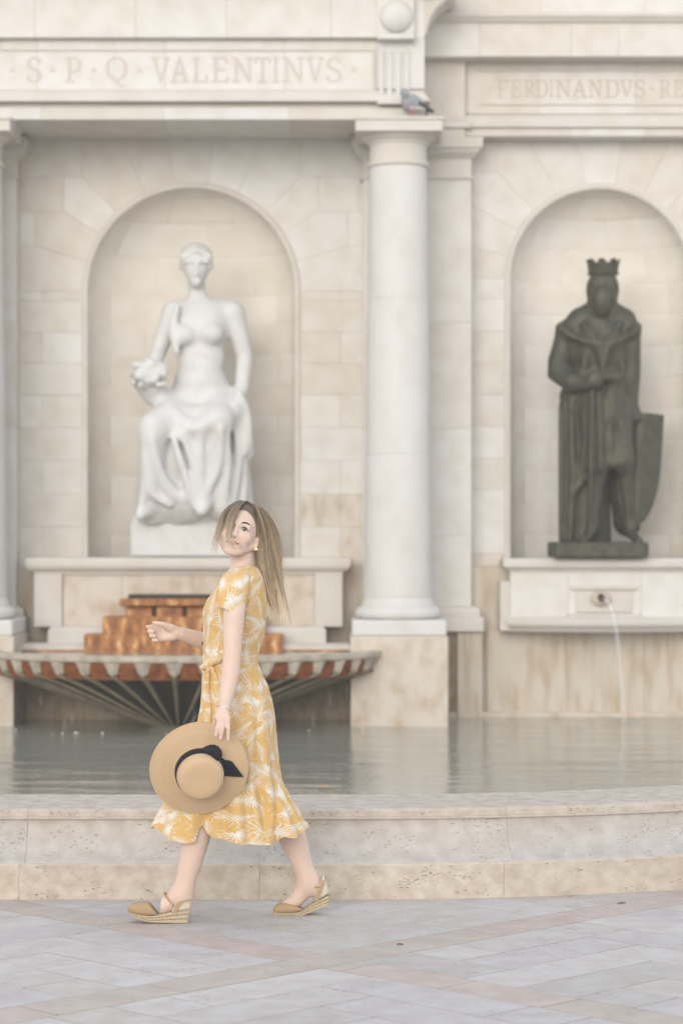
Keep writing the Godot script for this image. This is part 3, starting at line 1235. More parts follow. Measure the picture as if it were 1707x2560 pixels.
		for q in [Vector3(0.4932, 4.8932, -16.4), Vector3(0.57, 4.8932, -16.4), Vector3(0.5818, 4.9582, -16.4), Vector3(0.6054, 5.0202, -16.4), Vector3(0.6438, 5.0763, -16.4), Vector3(0.697, 5.1265, -16.4), Vector3(0.7561, 5.159, -16.4), Vector3(0.7915, 5.2181, -16.4), Vector3(0.7679, 5.289, -16.4), Vector3(0.4932, 5.289, -16.4)]:
			o.append(Vector2(mx.call(q.x), q.y))
		part("scroll_bracket", prism(Shape.new(), o, z, f - 0.006, 0.012), M.trim, con)

	# ---- side bay entablature
	var g := -16.9
	var r0 := 0.562
	joints = [r0, 0.9532, 1.5866, 1.9184, 3.4]
	var fascia := ["block1", "block2", "block5", "block0"]
	for k in 4:
		cuboid("fascia_stone", joints[k], joints[k + 1], 4.8379, 5.0852, z, -16.75 + rng.randf_range(-0.001, 0.001), M[fascia[k]], e)
	moulding("cornice", [[-0.3, 5.0747], [0.02, 5.0747], [0.03, 5.0897], [0.05, 5.1107], [0.05, 5.1318], [-0.3, 5.1318]], [[r0, -16.75], [3.4, -16.75]], M.trim, e)
	joints = [r0, 1.3755, 2.0994, 3.4]
	for k in 3:
		cuboid("attic_stone", joints[k], joints[k + 1], 5.1425, 6.6, z, -16.76, M["block%d" % [2, 1, 3][k]], e)
	cuboid("corner_strip", r0, 0.8633, 4.4165, 4.8634, z, -16.88, M.block2, e)
	cuboid("strip_cap", r0, 0.9037, 4.3612, 4.4097, z, -16.835, M.trim, e)
	cuboid("strip_block", r0, 0.8623, 4.2947, 4.3646, z, -16.86, M.trim_grey, e)
	joints = [0.8669, 1.3797, 2.0573, 3.4]
	for k in 3:
		cuboid("frieze_stone", joints[k], joints[k + 1], 4.4742, 4.8771, z, -16.95 + rng.randf_range(-0.0008, 0.0008), M["block%d" % [2, 1, 5][k]], e)
	moulding("architrave_moulding", [[-0.15, 4.3712], [0.03, 4.3712], [0.03, 4.3925], [0.01, 4.4108], [0.01, 4.4412], [-0.02, 4.4656], [-0.15, 4.4656]], [[0.8643, g], [3.4, g]], M.trim, e)
	joints = [0.8643, 1.6008, 2.1182, 3.4]
	for k in 3:
		cuboid("architrave_stone", joints[k], joints[k + 1], 4.3104, 4.3712, z - 0.03, g + rng.randf_range(-0.001, 0.001), M.trim if k != 1 else M.block3, e)
	cuboid("panel_frame", 0.9646, 3.4, 4.7733, 4.7855, -16.96, -16.938, M.trim, e, 0.003)
	cuboid("panel_frame", 0.9646, 3.4, 4.5353, 4.5475, -16.96, -16.938, M.trim, e, 0.003)
	ly0 = 4.5902
	ly1 = 4.7153
	spots = [["F", 1141, 1164], ["E", 1173, 1196], ["R", 1203, 1228], ["D", 1230, 1257], ["I", 1261, 1269], ["N", 1275, 1310], ["A", 1313, 1347], ["N", 1351, 1382], ["D", 1388, 1421], ["V", 1422, 1452], ["S", 1456, 1481], ["R", 1513, 1540], ["E", 1545, 1568], ["X", 1573, 1604]]
	for q in spots:
		lettering("letter", q[0], (q[1] - 784) * 16.95 / 5553.0, (q[2] - 784) * 16.95 / 5553.0, ly0, ly1, -16.9465, M.letter_pale, e)
	for q in [1124, 1496]:
		dot((q - 784) * 16.95 / 5553.0, 4.6543, 0.016, -16.949, M.letter_pale, e)
	# left counterpart, out of view
	cuboid("attic_stone", -5.5, -2.682, 4.368, 6.6, z, -16.9, M.block2, e)


# ---------- columns on pedestals ----------

func build_columns() -> void:
	for s in 2:
		var x := 0.385 if s == 0 else -2.505
		var where := "right of the white statue" if s == 0 else "at the left edge, cut by the frame"
		var ped := thing("pedestal", "square stained stone pedestal under the column " + where, "pedestal", Vector3(x, 0, -16.45), "pedestals under the columns")
		cuboid("die", x - 0.325, x + 0.325, 0.0, 0.8484, -16.9, -16.1, M.pedestal, ped, 0.006)
		cuboid("pedestal_cap", x - 0.315, x + 0.315, 0.8484, 0.9556, -16.85, -16.115, M.column, ped, 0.012)
		var col := thing("column", "smooth round pale stone column " + where, "column", Vector3(x, 0.9556, -16.45), "columns of the fountain")
		var at := Transform3D(Basis(), Vector3(x, 0, -16.45))
		var y0 := 0.9556
		var base := Shape.new()
		var prof := [[0.0, y0]]
		for k in 11:
			var w := -PI / 2.0 + PI * k / 10.0
			prof.append([0.252 + cos(w) * 0.038, y0 + 0.042 + sin(w) * 0.042])
		prof.append_array([[0.248, y0 + 0.088], [0.246, y0 + 0.108], [0.236, y0 + 0.125], [0.231, y0 + 0.15], [0.0, y0 + 0.15]])
		lathe(base, prof, 64, false, at)
		smooth_parts(base)
		part("column_base", base, M.column, col)
		var ys := [y0 + 0.15, 2.0684, 3.1201, 4.0206]
		for k in 3:
			var d := Shape.new()
			prof = [[0.0, ys[k]], [shaft(ys[k]) - 0.003, ys[k]]]
			for q in 9:
				var y := lerpf(ys[k] + 0.004, ys[k + 1] - 0.004, q / 8.0)
				prof.append([shaft(y), y])
			prof.append([shaft(ys[k + 1]) - 0.003, ys[k + 1]])
			prof.append([0.0, ys[k + 1]])
			lathe(d, prof, 72, false, at)
			smooth_parts(d)
			part("drum", d, M.column, col)
		var cap := Shape.new()
		var n := 4.0206
		prof = [[0.0, n], [0.196, n], [0.207, n + 0.004], [0.211, n + 0.018], [0.207, n + 0.032], [0.199, n + 0.036], [0.194, n + 0.044], [0.193, 4.1628], [0.205, 4.1747], [0.207, 4.1865], [0.23, 4.1984], [0.252, 4.2221], [0.267, 4.2487], [0.272, 4.2754], [0.0, 4.2754]]
		lathe(cap, prof, 64, false, at)
		smooth_parts(cap)
		part("capital", cap, M.trim, col)
		var ab := Shape.new()
		var p := PackedVector2Array([Vector2(x - 0.29, -16.74), Vector2(x - 0.29, -16.16), Vector2(x + 0.29, -16.16), Vector2(x + 0.29, -16.74)])
		sweep(ab, smooth_closed([[-0.3, 4.2286], [0.0, 4.2286], [0.0, 4.2955], [0.012, 4.3042], [0.014, 4.3216], [-0.3, 4.3246]]), p)
		part("abacus", ab, M.trim, col)


func shaft(y: float) -> float:
	# entasis
	var t := clampf((y - 1.0) / 3.05, 0.0, 1.0)
	return lerpf(0.2305, 0.193, pow(t, 1.4))


func smooth_parts(s: Shape) -> void:
	# rings of a lathe that lie on one another share their shading where the profile bends gently
	var seen := {}
	var n := s.v.size()
	var nor := PackedVector3Array()
	nor.resize(n)
	for t in range(0, s.i.size(), 3):
		var f := (s.v[s.i[t + 1]] - s.v[s.i[t]]).cross(s.v[s.i[t + 2]] - s.v[s.i[t]]).normalized()
		for e in 3:
			nor[s.i[t + e]] += f
	var to := PackedInt32Array()
	to.resize(n)
	for k in n:
		to[k] = k
		var key := (s.v[k] * 20000.0).round()
		var list: Array = seen.get(key, [])
		for q in list:
			if nor[q].normalized().dot(nor[k].normalized()) > 0.8:
				to[k] = q
				break
		if to[k] == k:
			list.append(k)
			seen[key] = list
	for t in s.i.size():
		s.i[t] = to[s.i[t]]


# ---------- the fountain's ledges, basin, cascade and spout ----------

func build_fountains() -> void:
	var axis := -1.06
	# ledge that carries the white statue: moulded cap on a panelled body over stepped plinths
	var ledge := thing("statue_ledge", "moulded stone ledge under the white statue, above the orange cascade", "ledge", Vector3(axis, 0, -16.7))
	var x0 := -2.1834
	var x1 := 2.0 * axis - x0
	var yt := 1.3665
	moulding("ledge_cap", [[-0.3, yt - 0.115], [-0.055, yt - 0.115], [-0.052, yt - 0.1], [-0.035, yt - 0.092], [-0.012, yt - 0.075], [-0.002, yt - 0.055], [0.0, yt - 0.018], [-0.006, yt - 0.006], [-0.018, yt], [-0.3, yt]],
		[[x0, -17.1], [x0, -16.7], [x1, -16.7], [x1, -17.1]], M.trim, ledge)
	cuboid("ledge_top", x0 + 0.3, x1 - 0.3, yt - 0.1, yt - 0.002, -17.2, -16.99, M.trim, ledge)
	var yb := 0.8864
	var joints := [x0 + 0.055, x0 + 0.25, -1.523, -0.7978, x1 - 0.25, x1 - 0.055]
	for k in 5:
		var corner := k == 0 or k == 4
		cuboid("corner_block" if corner else "panel_stone", joints[k], joints[k + 1], yb, yt - 0.114, -17.08, -16.745 if corner else -16.775 + rng.randf_range(-0.001, 0.001), M.pedestal if not corner else M.trim_grey, ledge, 0.005)
	moulding("ledge_foot", [[-0.3, 0.7668], [0.0, 0.7668], [0.0, yb - 0.02], [-0.02, yb + 0.005], [-0.3, yb + 0.005]], [[x0 + 0.17, -17.0], [x0 + 0.17, -16.6], [x1 - 0.17, -16.6], [x1 - 0.17, -17.0]], M.trim_grey, ledge)
	moulding("plinth_step", [[-0.3, 0.7358], [0.02, 0.7358], [0.02, 0.7715], [0.0, 0.7804], [-0.3, 0.7804]], [[x0 + 0.02, -17.0], [x0 + 0.02, -16.5], [x1 - 0.02, -16.5], [x1 - 0.02, -17.0]], M.trim, ledge)
	var low := 0.6998
	joints = [x0 + 0.02, -2.0855, -1.8041, -0.5451, -0.2488, x1 - 0.02]
	for k in 5:
		cuboid("channel_stone", joints[k], joints[k + 1], 0.66, 0.7413, -17.0, -16.46 + rng.randf_range(-0.002, 0.002), M.rust_pale if k != 2 else M.rust, ledge)

	# rust-stained cascade of three steps with a dark slot at its head
	var c := thing("cascade_steps", "rust orange stepped cascade under the white statue's ledge", "fountain", Vector3(axis, 0.6, -16.4))
	var cx := axis - 0.012
	cuboid("slot", cx - 0.3976, cx + 0.3976, 1.0866, 1.1136, -16.8, -16.69, M.gap, c, 0.002)
	cuboid("step", cx - 0.4471, cx + 0.4471, 1.0374, 1.0851, -16.8, -16.55, M.rust, c, 0.006)
	for k in 4:
		var a := cx - 0.4095 + k * 0.2093
		cuboid("block", a, a + 0.1853, 0.9521, 1.0328, -16.8, -16.6, M.rust_pale, c, 0.012)
	cuboid("step", cx - 0.5556, cx + 0.5556, 0.8428, 0.9646, -16.8, -16.5, M.rust, c, 0.006)
	cuboid("step", cx - 0.6734, cx + 0.6734, 0.66, 0.8501, -16.8, -16.4, M.rust, c, 0.006)

	# fluted shell basin: rim, teeth under it, ribs and hollows running down to the foot
	var b := thing("shell_basin", "wide scalloped shell basin with dark fluted underside and rust between its teeth", "fountain basin", Vector3(axis, 0.25, -16.2))
	var zc := -16.25
	var ra := 1.345
	var rb := 0.95
	var rim := Shape.new()
	var prof := [[0.90, 0.715], [0.985, 0.712], [0.995, 0.716], [1.0, 0.73], [1.0, 0.752], [0.99, 0.757], [0.93, 0.757], [0.915, 0.745], [0.905, 0.70], [0.80, 0.66]]
	shell(rim, prof, axis, zc, ra, rb, 72)
	part("basin_rim", rim, M.basin_rim, b)
	var pool := Shape.new()
	var m := pool.vert(Vector3(axis, 0.735, zc))
	for k in 61:
		var w := PI * k / 60.0
		pool.vert(Vector3(axis + cos(w) * ra * 0.912, 0.735 + 0.002 * sin(k * 2.3), zc + sin(w) * rb * 0.912))
	for k in 60:
		pool.tri(m, m + k + 2, m + k + 1)
	pool.turn_out()
	part("basin_water", pool, M.water, b)
	cuboid("basin_back", axis - ra, axis + ra, 0.66, 0.72, zc - 0.25, zc + 0.004, M.basin_rim, b)
	var teeth := 20
	var back := Shape.new()
	shell(back, [[0.93, 0.60], [0.955, 0.665], [0.965, 0.712]], axis, zc, ra, rb, 72)
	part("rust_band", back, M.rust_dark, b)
	for k in teeth + 1:
		# a tooth: wide under the rim, rounded off below
		var s := Shape.new()
		var w := PI * k / teeth
		for row in 7:
			var t := row / 6.0
			var y := lerpf(0.7125, 0.628, t)
			var half := lerpf(0.050, 0.027, pow(t, 0.8)) * (1.0 if row < 6 else 0.55)
			var out := lerpf(0.992, 0.967, t)
			for e in 7:
				var q := (e - 3) / 3.0
				var a := w + q * half
				var o := out - 0.03 * q * q
				s.vert(Vector3(axis + cos(a) * ra * o, y, zc + sin(a) * rb * o))
		for row in 6:
			for e in 6:
				var q := row * 7 + e
				s.tri(q, q + 1, q + 7)
				s.tri(q + 1, q + 8, q + 7)
		# its flanks and back
		part("tooth", s, M.basin_rim, b)
	var bowl := Shape.new()
	var rows := 14
	var cols := teeth * 8
	for row in rows + 1:
		var t := float(row) / rows
		for k in cols + 1:
			var w := PI * k / cols
			var flute := absf(cos(w * teeth))      # 1 on the ribs
			var p := bowl_point(w, t, axis, zc, ra, rb)
			var inward := Vector3(axis, p.y + 0.25, zc) - p
			bowl.vert(p + inward.normalized() * (1.0 - pow(flute, 0.6)) * 0.05 * (1.0 - 0.75 * t))
	for row in rows:
		for k in cols:
			var q := row * (cols + 1) + k
			bowl.tri(q, q + 1, q + cols + 1)
			bowl.tri(q + 1, q + cols + 2, q + cols + 1)
	bowl.turn_out()
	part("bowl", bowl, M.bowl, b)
	for k in range(1, teeth):
		var w := PI * k / teeth
		var pts := PackedVector3Array()
		var rr := []
		for row in 13:
			var t := row / 12.0
			pts.append(bowl_point(w, t, axis, zc, ra, rb))
			rr.append(lerpf(0.019, 0.004, t))
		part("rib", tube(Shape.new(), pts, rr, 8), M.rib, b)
	var foot := Shape.new()
	lathe(foot, [[0.3, 0.16], [0.26, 0.24], [0.18, 0.28], [0.12, 0.3], [0.0, 0.3]], 40, false, Transform3D(Basis(), Vector3(axis, 0, zc + 0.36)))
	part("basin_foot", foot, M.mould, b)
	# stained wall between the pedestals, behind the basin
	cuboid("back_wall", axis - 1.13, axis + 1.13, -0.1, 0.655, -17.0, -16.72, M.wet_dark, b)
	# drips from the rim
	var drip := thing("water_drips", "thin drips of water falling from the scalloped basin rim", "water", Vector3(axis, 0.25, -15.6))
	for k in 9:
		var w := PI * (float(rng.randi_range(1, teeth - 1)) + 0.5 + rng.randf_range(-0.2, 0.2)) / teeth
		var p := Vector3(axis + cos(w) * ra * 0.97, 0.63, zc + sin(w) * rb * 0.97)
		var y := rng.randf_range(0.26, 0.5)
		var l := rng.randf_range(0.04, 0.12)
		part("drip", tube(Shape.new(), PackedVector3Array([Vector3(p.x, y + l, p.z), Vector3(p.x + 0.002, y + l * 0.5, p.z), Vector3(p.x, y, p.z)]), [0.0008, 0.0018, 0.0022], 6), M.jet, drip)
	for k in 10:
		var w := PI * rng.randf_range(0.05, 0.95)
		var q := Shape.new()
		var at := Vector3(axis + cos(w) * ra * rng.randf_range(0.9, 1.04), 0.257, zc + sin(w) * rb * rng.randf_range(0.85, 1.15))
		var r := rng.randf_range(0.004, 0.009)
		lathe(q, [[r, 0.0], [r * 0.8, r * 0.6], [r * 0.3, r * 1.3], [0.0, r * 1.6]], 8, true, Transform3D(Basis(), at))
		part("splash", q, M.foam, drip)

	# right-hand fountain: ledge under the bronze king, spout panel, curved shelf
	var rl := thing("side_ledge", "cream stone ledge with spout panel and curved shelf under the dark statue", "ledge", Vector3(1.826, 0, -16.7))
	x0 = 1.1157
	x1 = 3.4
	yt = 1.3605
	moulding("ledge_cap", [[-0.3, yt - 0.1], [-0.05, yt - 0.1], [-0.045, yt - 0.085], [-0.02, yt - 0.07], [-0.002, yt - 0.055], [0.0, yt - 0.015], [-0.012, yt], [-0.3, yt]], [[x0, -17.1], [x0, -16.7], [x1, -16.7]], M.trim, rl)
	cuboid("ledge_top", x0 + 0.29, x1, yt - 0.1, yt - 0.002, -17.2, -16.99, M.trim, rl)
	yb = 0.9347
	joints = [x0 + 0.05, 1.5685, 2.0692, 2.582, x1]
	for k in 4:
		cuboid("panel_stone", joints[k], joints[k + 1], yb, yt - 0.099, -17.08, -16.75 + rng.randf_range(-0.0015, 0.0015), M["block%d" % [1, 4, 3, 1][k]], rl, 0.005)
	cuboid("panel_moulding", 1.5847, 2.0487, 1.1433, 1.1734, -16.76, -16.725, M.trim, rl)
	cuboid("panel_moulding", 1.5666, 2.0668, 0.9535, 0.9806, -16.76, -16.715, M.trim_grey, rl)
	cuboid("spout_panel", 1.6218, 2.0137, 0.9833, 1.14, -16.76, -16.735, M.trim, rl, 0.008)
	var arc := []
	for k in 25:
		var x := lerpf(x0 + 0.03, x1, k / 24.0)
		arc.append([x, -16.74 + 0.16 * sin(clampf((x - x0) / (2.0 * (1.826 - x0)), 0.0, 1.0) * PI)])
	yb = 0.8544
	moulding("curved_shelf", [[-0.4, yb], [-0.05, yb], [-0.035, yb + 0.02], [-0.005, yb + 0.045], [0.0, yb + 0.06], [0.0, yb + 0.09], [-0.02, yb + 0.102], [-0.4, yb + 0.102]], arc, M.trim_grey, rl)
	cuboid("shelf_end", x0 - 0.02, x0 + 0.05, yb + 0.004, yb + 0.35, -17.05, -16.755, M.trim, rl)
	# stones of the wet wall under the shelf, down to the water
	joints = [1.0207, 1.5769, 2.1209, 2.6159, 3.4]
	for k in 4:
		cuboid("wall_stone", joints[k], joints[k + 1], -0.1, yb + 0.002, -17.02, -16.96 + rng.randf_range(-0.002, 0.002), M.wet, rl, 0.005)
	cuboid("waterline_step", 0.7426, 3.4, -0.1, 0.2839, -17.0, -16.9, M.pedestal, rl, 0.01)
	var sp := thing("spout", "small dark metal water spout in the panel under the dark statue", "spout", Vector3(1.7924, 1.0869, -16.7))
	var pipe := Shape.new()
	tube(pipe, PackedVector3Array([Vector3(1.7948, 1.0945, -16.75), Vector3(1.7851, 1.097, -16.66), Vector3(1.7893, 1.0832, -16.615)]), [0.026, 0.024, 0.022], 14)
	part("pipe", pipe, M.iron, sp)
	var boss := Shape.new()
	var dome := []
	for k in 10:
		var w := PI / 2.0 * k / 9.0
		dome.append([0.075 * cos(w), 0.055 * sin(w)])
	lathe(boss, dome, 28, true, Transform3D(Basis(Vector3.RIGHT, PI / 2.0) * Basis.from_scale(Vector3(1.0, 1.0, 0.72)), Vector3(1.7934, 1.0798, -16.737)))
	part("boss", boss, M.pedestal, sp)
	var collar := Shape.new()
	lathe(collar, [[0.0, 0.0], [0.036, 0.0], [0.036, 0.01], [0.026, 0.018], [0.0, 0.018]], 24, false, Transform3D(Basis(Vector3.RIGHT, PI / 2.0), Vector3(1.7883, 1.0962, -16.69)))
	part("collar", collar, M.pedestal, sp)
	var jet := thing("water_jet", "thin jet of water falling from the spout with a small splash", "water", Vector3(1.9373, 0.1535, -16.5))
	for k in 3:
		var j := Vector3(rng.randf_range(-0.014, 0.014), 0.0, rng.randf_range(-0.014, 0.014))
		var line := PackedVector3Array([Vector3(1.7958, 1.0831, -16.62), Vector3(1.8322, 1.0487, -16.57), Vector3(1.8646, 0.9543, -16.54), Vector3(1.8891, 0.7825, -16.52), Vector3(1.9117, 0.5391, -16.51), Vector3(1.9284, 0.302, -16.5), Vector3(1.9403, 0.1535, -16.5)])
		for q in line.size():
			line[q] += j * (0.3 + q * 0.22)
		part("strand", tube(Shape.new(), curve(line, 24), [0.009, 0.005, 0.004, 0.004, 0.003, 0.003, 0.003, 0.003], 7), M.jet, jet)
	for k in 34:
		var q := Shape.new()
		var d := absf(rng.randfn(0.0, 0.07))
		var w := rng.randf() * TAU
		var r := rng.randf_range(0.006, 0.016)
		var at := Vector3(1.9433, 0.1535, -16.5) + Vector3(cos(w) * d * 1.6, 0.005 + maxf(0.0, 0.05 - d * 0.6) * rng.randf(), sin(w) * d * 1.3)
		lathe(q, [[r, 0.0], [r * 0.8, r * 0.6], [r * 0.3, r * 1.3], [0.0, r * 1.6]], 8, true, Transform3D(Basis(), at))
		part("splash", q, M.foam, jet)


func bowl_point(w: float, t: float, axis: float, zc: float, ra: float, rb: float) -> Vector3:
	# from the rim (t = 0) down to the foot
	var r := lerpf(0.955, 0.11, pow(t, 0.92))
	var y := lerpf(0.628, 0.27, pow(t, 1.05)) - 0.03 * sin(t * PI) * 0.5
	return Vector3(axis + cos(w) * ra * r, y, zc + sin(w) * rb * r + 0.42 * t)


func shell(s: Shape, prof: Array, axis: float, zc: float, ra: float, rb: float, seg: int) -> void:
	# a profile of [share of the radius, height] round the front half of an ellipse
	for a in prof.size() - 1:
		var first := s.v.size()
		for k in seg + 1:
			var w := PI * k / seg
			for e in 2:
				s.vert(Vector3(axis + cos(w) * ra * prof[a + e][0], prof[a + e][1], zc + sin(w) * rb * prof[a + e][0]))
		for k in seg:
			var p: int = first + k * 2
			s.tri(p, p + 1, p + 2)
			s.tri(p + 2, p + 1, p + 3)
	s.turn_out()


# ---------- the two statues ----------

func folds(f: Field, lines: Array, r: float, out := 0.0) -> void:
	for l in lines:
		var pts := curve(PackedVector3Array(l), 12)
		for k in pts.size():
			pts[k].z += out
		var rr := []
		for k in pts.size():
			rr.append(r * (0.65 + 0.35 * sin(PI * k / 11.0)))
		f.chain(pts, rr)


func build_statues() -> void:
	# ---- white marble woman, half draped, flowers at her side
	var st := thing("marble_statue", "white marble statue of a draped seated woman holding flowers on a block", "statue", Vector3(-1.0348, 1.3669, -16.95))
	var f := Field.new(Vector3(-1.5501, 1.5811, -17.25), Vector3(-0.493, 3.5338, -16.2), 0.015, 58.0)
	f.ell(Vector3(-1.0123, 3.4164, -16.88), Vector3(0.098, 0.125, 0.115))
	f.ell(Vector3(-1.0135, 3.4734, -16.9), Vector3(0.112, 0.085, 0.125))
	f.cap(Vector3(-1.0087, 3.331, -16.82), Vector3(-1.0075, 3.2805, -16.8), 0.062, 0.04)
	f.cap(Vector3(-1.0058, 3.3562, -16.772), Vector3(-1.0048, 3.3242, -16.755), 0.012, 0.018)
	f.cap(Vector3(-1.0092, 3.2523, -16.88), Vector3(-0.9982, 3.1174, -16.9), 0.06, 0.075)
	f.cap(Vector3(-1.1626, 3.0869, -16.9), Vector3(-0.773, 3.0839, -16.9), 0.075, 0.078)
	f.ell(Vector3(-0.9752, 2.9718, -16.87), Vector3(0.19, 0.2, 0.135))
	f.ell(Vector3(-1.0859, 2.9074, -16.75), Vector3(0.07, 0.068, 0.062))
	f.ell(Vector3(-0.8929, 2.9194, -16.75), Vector3(0.074, 0.07, 0.064))
	f.ell(Vector3(-0.9777, 2.7584, -16.86), Vector3(0.165, 0.15, 0.12))
	f.ell(Vector3(-0.9814, 2.592, -16.82), Vector3(0.18, 0.14, 0.15))
	f.ell(Vector3(-0.9746, 2.476, -16.86), Vector3(0.215, 0.12, 0.19))
	# her right arm down to the flowers, her left arm bent to the lap
	f.chain([Vector3(-1.1808, 3.0656, -16.9), Vector3(-1.2722, 2.807, -16.86), Vector3(-1.3068, 2.6641, -16.72)], [0.072, 0.058, 0.046])
	f.chain([Vector3(-0.7487, 3.0595, -16.9), Vector3(-0.6756, 2.7613, -16.9), Vector3(-0.689, 2.5472, -16.78), Vector3(-0.7329, 2.4031, -16.68)], [0.075, 0.06, 0.05, 0.04])
	f.ell(Vector3(-0.738, 2.3901, -16.66), Vector3(0.045, 0.06, 0.04))
	for q in [[330, 848], [348, 836], [366, 842], [322, 864], [340, 858], [360, 858], [374, 852], [352, 872], [334, 880]]:
		f.ell(Vector3((q[0] - 784.0) * 16.6 / 5553.0, 1.55 - (q[1] - 1220.0) * 16.6 / 5553.0, -16.6 + rng.randf_range(-0.03, 0.05)), Vector3(0.04, 0.036, 0.04))
	f.cap(Vector3(-1.3277, 2.6013, -16.68), Vector3(-1.2646, 2.4894, -16.72), 0.09, 0.075)
	f.cap(Vector3(-1.3938, 2.6013, -16.68), Vector3(-1.3083, 2.4996, -16.74), 0.06, 0.07)
	# thighs, shins, drapery
	f.cap(Vector3(-1.0874, 2.4526, -16.82), Vector3(-1.2816, 2.2504, -16.55), 0.125, 0.105)
	f.cap(Vector3(-0.8451, 2.4587, -16.82), Vector3(-0.849, 2.3123, -16.6), 0.12, 0.1)
	f.cap(Vector3(-1.2816, 2.2504, -16.55), Vector3(-1.3171, 1.76, -16.66), 0.1, 0.085)
	f.cap(Vector3(-0.849, 2.3123, -16.6), Vector3(-0.9061, 1.82, -16.66), 0.095, 0.06)
	f.cap(Vector3(-1.2767, 2.1522, -16.72), Vector3(-1.3039, 1.7009, -16.76), 0.11, 0.13)
	f.cap(Vector3(-1.0848, 2.245, -16.78), Vector3(-1.1241, 1.7162, -16.78), 0.12, 0.14)
	f.cap(Vector3(-0.7712, 2.3698, -16.86), Vector3(-0.7417, 1.7324, -16.88), 0.1, 0.13)
	f.cap(Vector3(-0.6732, 2.3385, -16.84), Vector3(-0.6611, 2.0959, -16.84), 0.04, 0.055)
	f.cap(Vector3(-1.0225, 2.2235, -17.0), Vector3(-1.0225, 1.7337, -17.0), 0.24, 0.27)
	f.cap(Vector3(-1.3171, 1.715, -16.66), Vector3(-1.3778, 1.6574, -16.56), 0.06, 0.035)
	f.cap(Vector3(-0.905, 1.7897, -16.64), Vector3(-0.9579, 1.6868, -16.52), 0.05, 0.035)
	f.cap(Vector3(-1.1221, 2.33, -16.66), Vector3(-0.836, 2.3291, -16.64), 0.085, 0.09)
	f.cap(Vector3(-1.1521, 2.24, -16.66), Vector3(-1.1699, 1.7605, -16.7), 0.1, 0.12)
	f.cap(Vector3(-1.0045, 2.2116, -16.7), Vector3(-1.0345, 1.7304, -16.7), 0.11, 0.12)
	f.cap(Vector3(-0.8551, 2.092, -16.72), Vector3(-0.8401, 1.7307, -16.72), 0.09, 0.11)
	folds(f, [[Vector3(-1.1881, 2.4141, -16.66), Vector3(-1.0881, 2.3213, -16.6), Vector3(-0.9626, 2.2914, -16.6), Vector3(-0.8371, 2.3901, -16.66)], [Vector3(-1.2137, 2.3691, -16.6), Vector3(-1.1406, 2.2367, -16.58), Vector3(-1.0283, 2.2077, -16.6), Vector3(-0.8464, 2.3189, -16.55)],
		[Vector3(-1.2896, 2.174, -16.5), Vector3(-1.2287, 1.9377, -16.56), Vector3(-1.0954, 1.7595, -16.62)], [Vector3(-1.3344, 2.1755, -16.54), Vector3(-1.3317, 1.9382, -16.58), Vector3(-1.3738, 1.6996, -16.62)],
		[Vector3(-1.2867, 2.0861, -16.54), Vector3(-1.1838, 1.819, -16.6), Vector3(-0.9937, 1.7894, -16.62)], [Vector3(-1.0044, 2.2525, -16.6), Vector3(-1.0116, 1.9989, -16.62), Vector3(-1.0908, 1.7148, -16.64)], [Vector3(-0.9603, 2.2508, -16.56), Vector3(-0.9626, 1.9685, -16.6), Vector3(-0.9458, 1.7146, -16.62)],
		[Vector3(-0.8221, 2.25, -16.54), Vector3(-0.843, 1.9984, -16.6), Vector3(-0.9327, 1.7892, -16.6)], [Vector3(-0.7892, 2.2525, -16.6), Vector3(-0.7791, 1.9695, -16.64), Vector3(-0.823, 1.7002, -16.68)], [Vector3(-0.7347, 2.3329, -16.72), Vector3(-0.7114, 2.0323, -16.74), Vector3(-0.7536, 1.7007, -16.74)],
		[Vector3(-0.6873, 2.37, -16.74), Vector3(-0.6399, 2.1838, -16.76), Vector3(-0.6293, 2.0704, -16.8)], [Vector3(-0.6769, 2.0939, -16.78), Vector3(-0.6716, 1.8828, -16.8), Vector3(-0.6898, 1.7013, -16.8)], [Vector3(-1.1315, 3.1232, -16.8), Vector3(-1.1664, 2.94, -16.78), Vector3(-1.1348, 2.7875, -16.76)], [Vector3(-0.7097, 2.5124, -16.7), Vector3(-0.6451, 2.3338, -16.74), Vector3(-0.6692, 2.0926, -16.74)], [Vector3(-1.1643, 2.3731, -16.62), Vector3(-1.0259, 2.2508, -16.56), Vector3(-0.8718, 2.3412, -16.58)], [Vector3(-1.1438, 2.1755, -16.54), Vector3(-1.0706, 1.9377, -16.56), Vector3(-0.9985, 1.7144, -16.6)], [Vector3(-1.0855, 2.2061, -16.56), Vector3(-0.9913, 1.968, -16.58), Vector3(-0.9387, 1.7144, -16.6)], [Vector3(-1.3241, 2.0271, -16.56), Vector3(-1.2899, 1.8187, -16.58), Vector3(-1.1778, 1.7294, -16.6)]], 0.026, 0.045)
	var s := Shape.new()
	f.into(s)
	part("figure", s, M.marble, st)
	# features that read at this size: hair roll, eyes and mouth in low relief
	var g := Field.new(Vector3(-1.1825, 3.1821, -17.1), Vector3(-0.834, 3.5828, -16.6), 0.009, 90.0)
	g.cap(Vector3(-1.1039, 3.3938, -16.84), Vector3(-1.0891, 3.456, -16.8), 0.027, 0.027)
	g.cap(Vector3(-1.0891, 3.456, -16.8), Vector3(-1.0214, 3.496, -16.78), 0.027, 0.024)
	g.cap(Vector3(-0.9911, 3.496, -16.78), Vector3(-0.9258, 3.456, -16.8), 0.024, 0.027)
	g.cap(Vector3(-0.9258, 3.456, -16.8), Vector3(-0.9158, 3.3938, -16.84), 0.027, 0.027)
	g.ell(Vector3(-1.0147, 3.5184, -16.92), Vector3(0.09, 0.05, 0.09))
	g.cap(Vector3(-1.0263, 3.4185, -16.762), Vector3(-1.07, 3.415, -16.785), 0.015, 0.012)
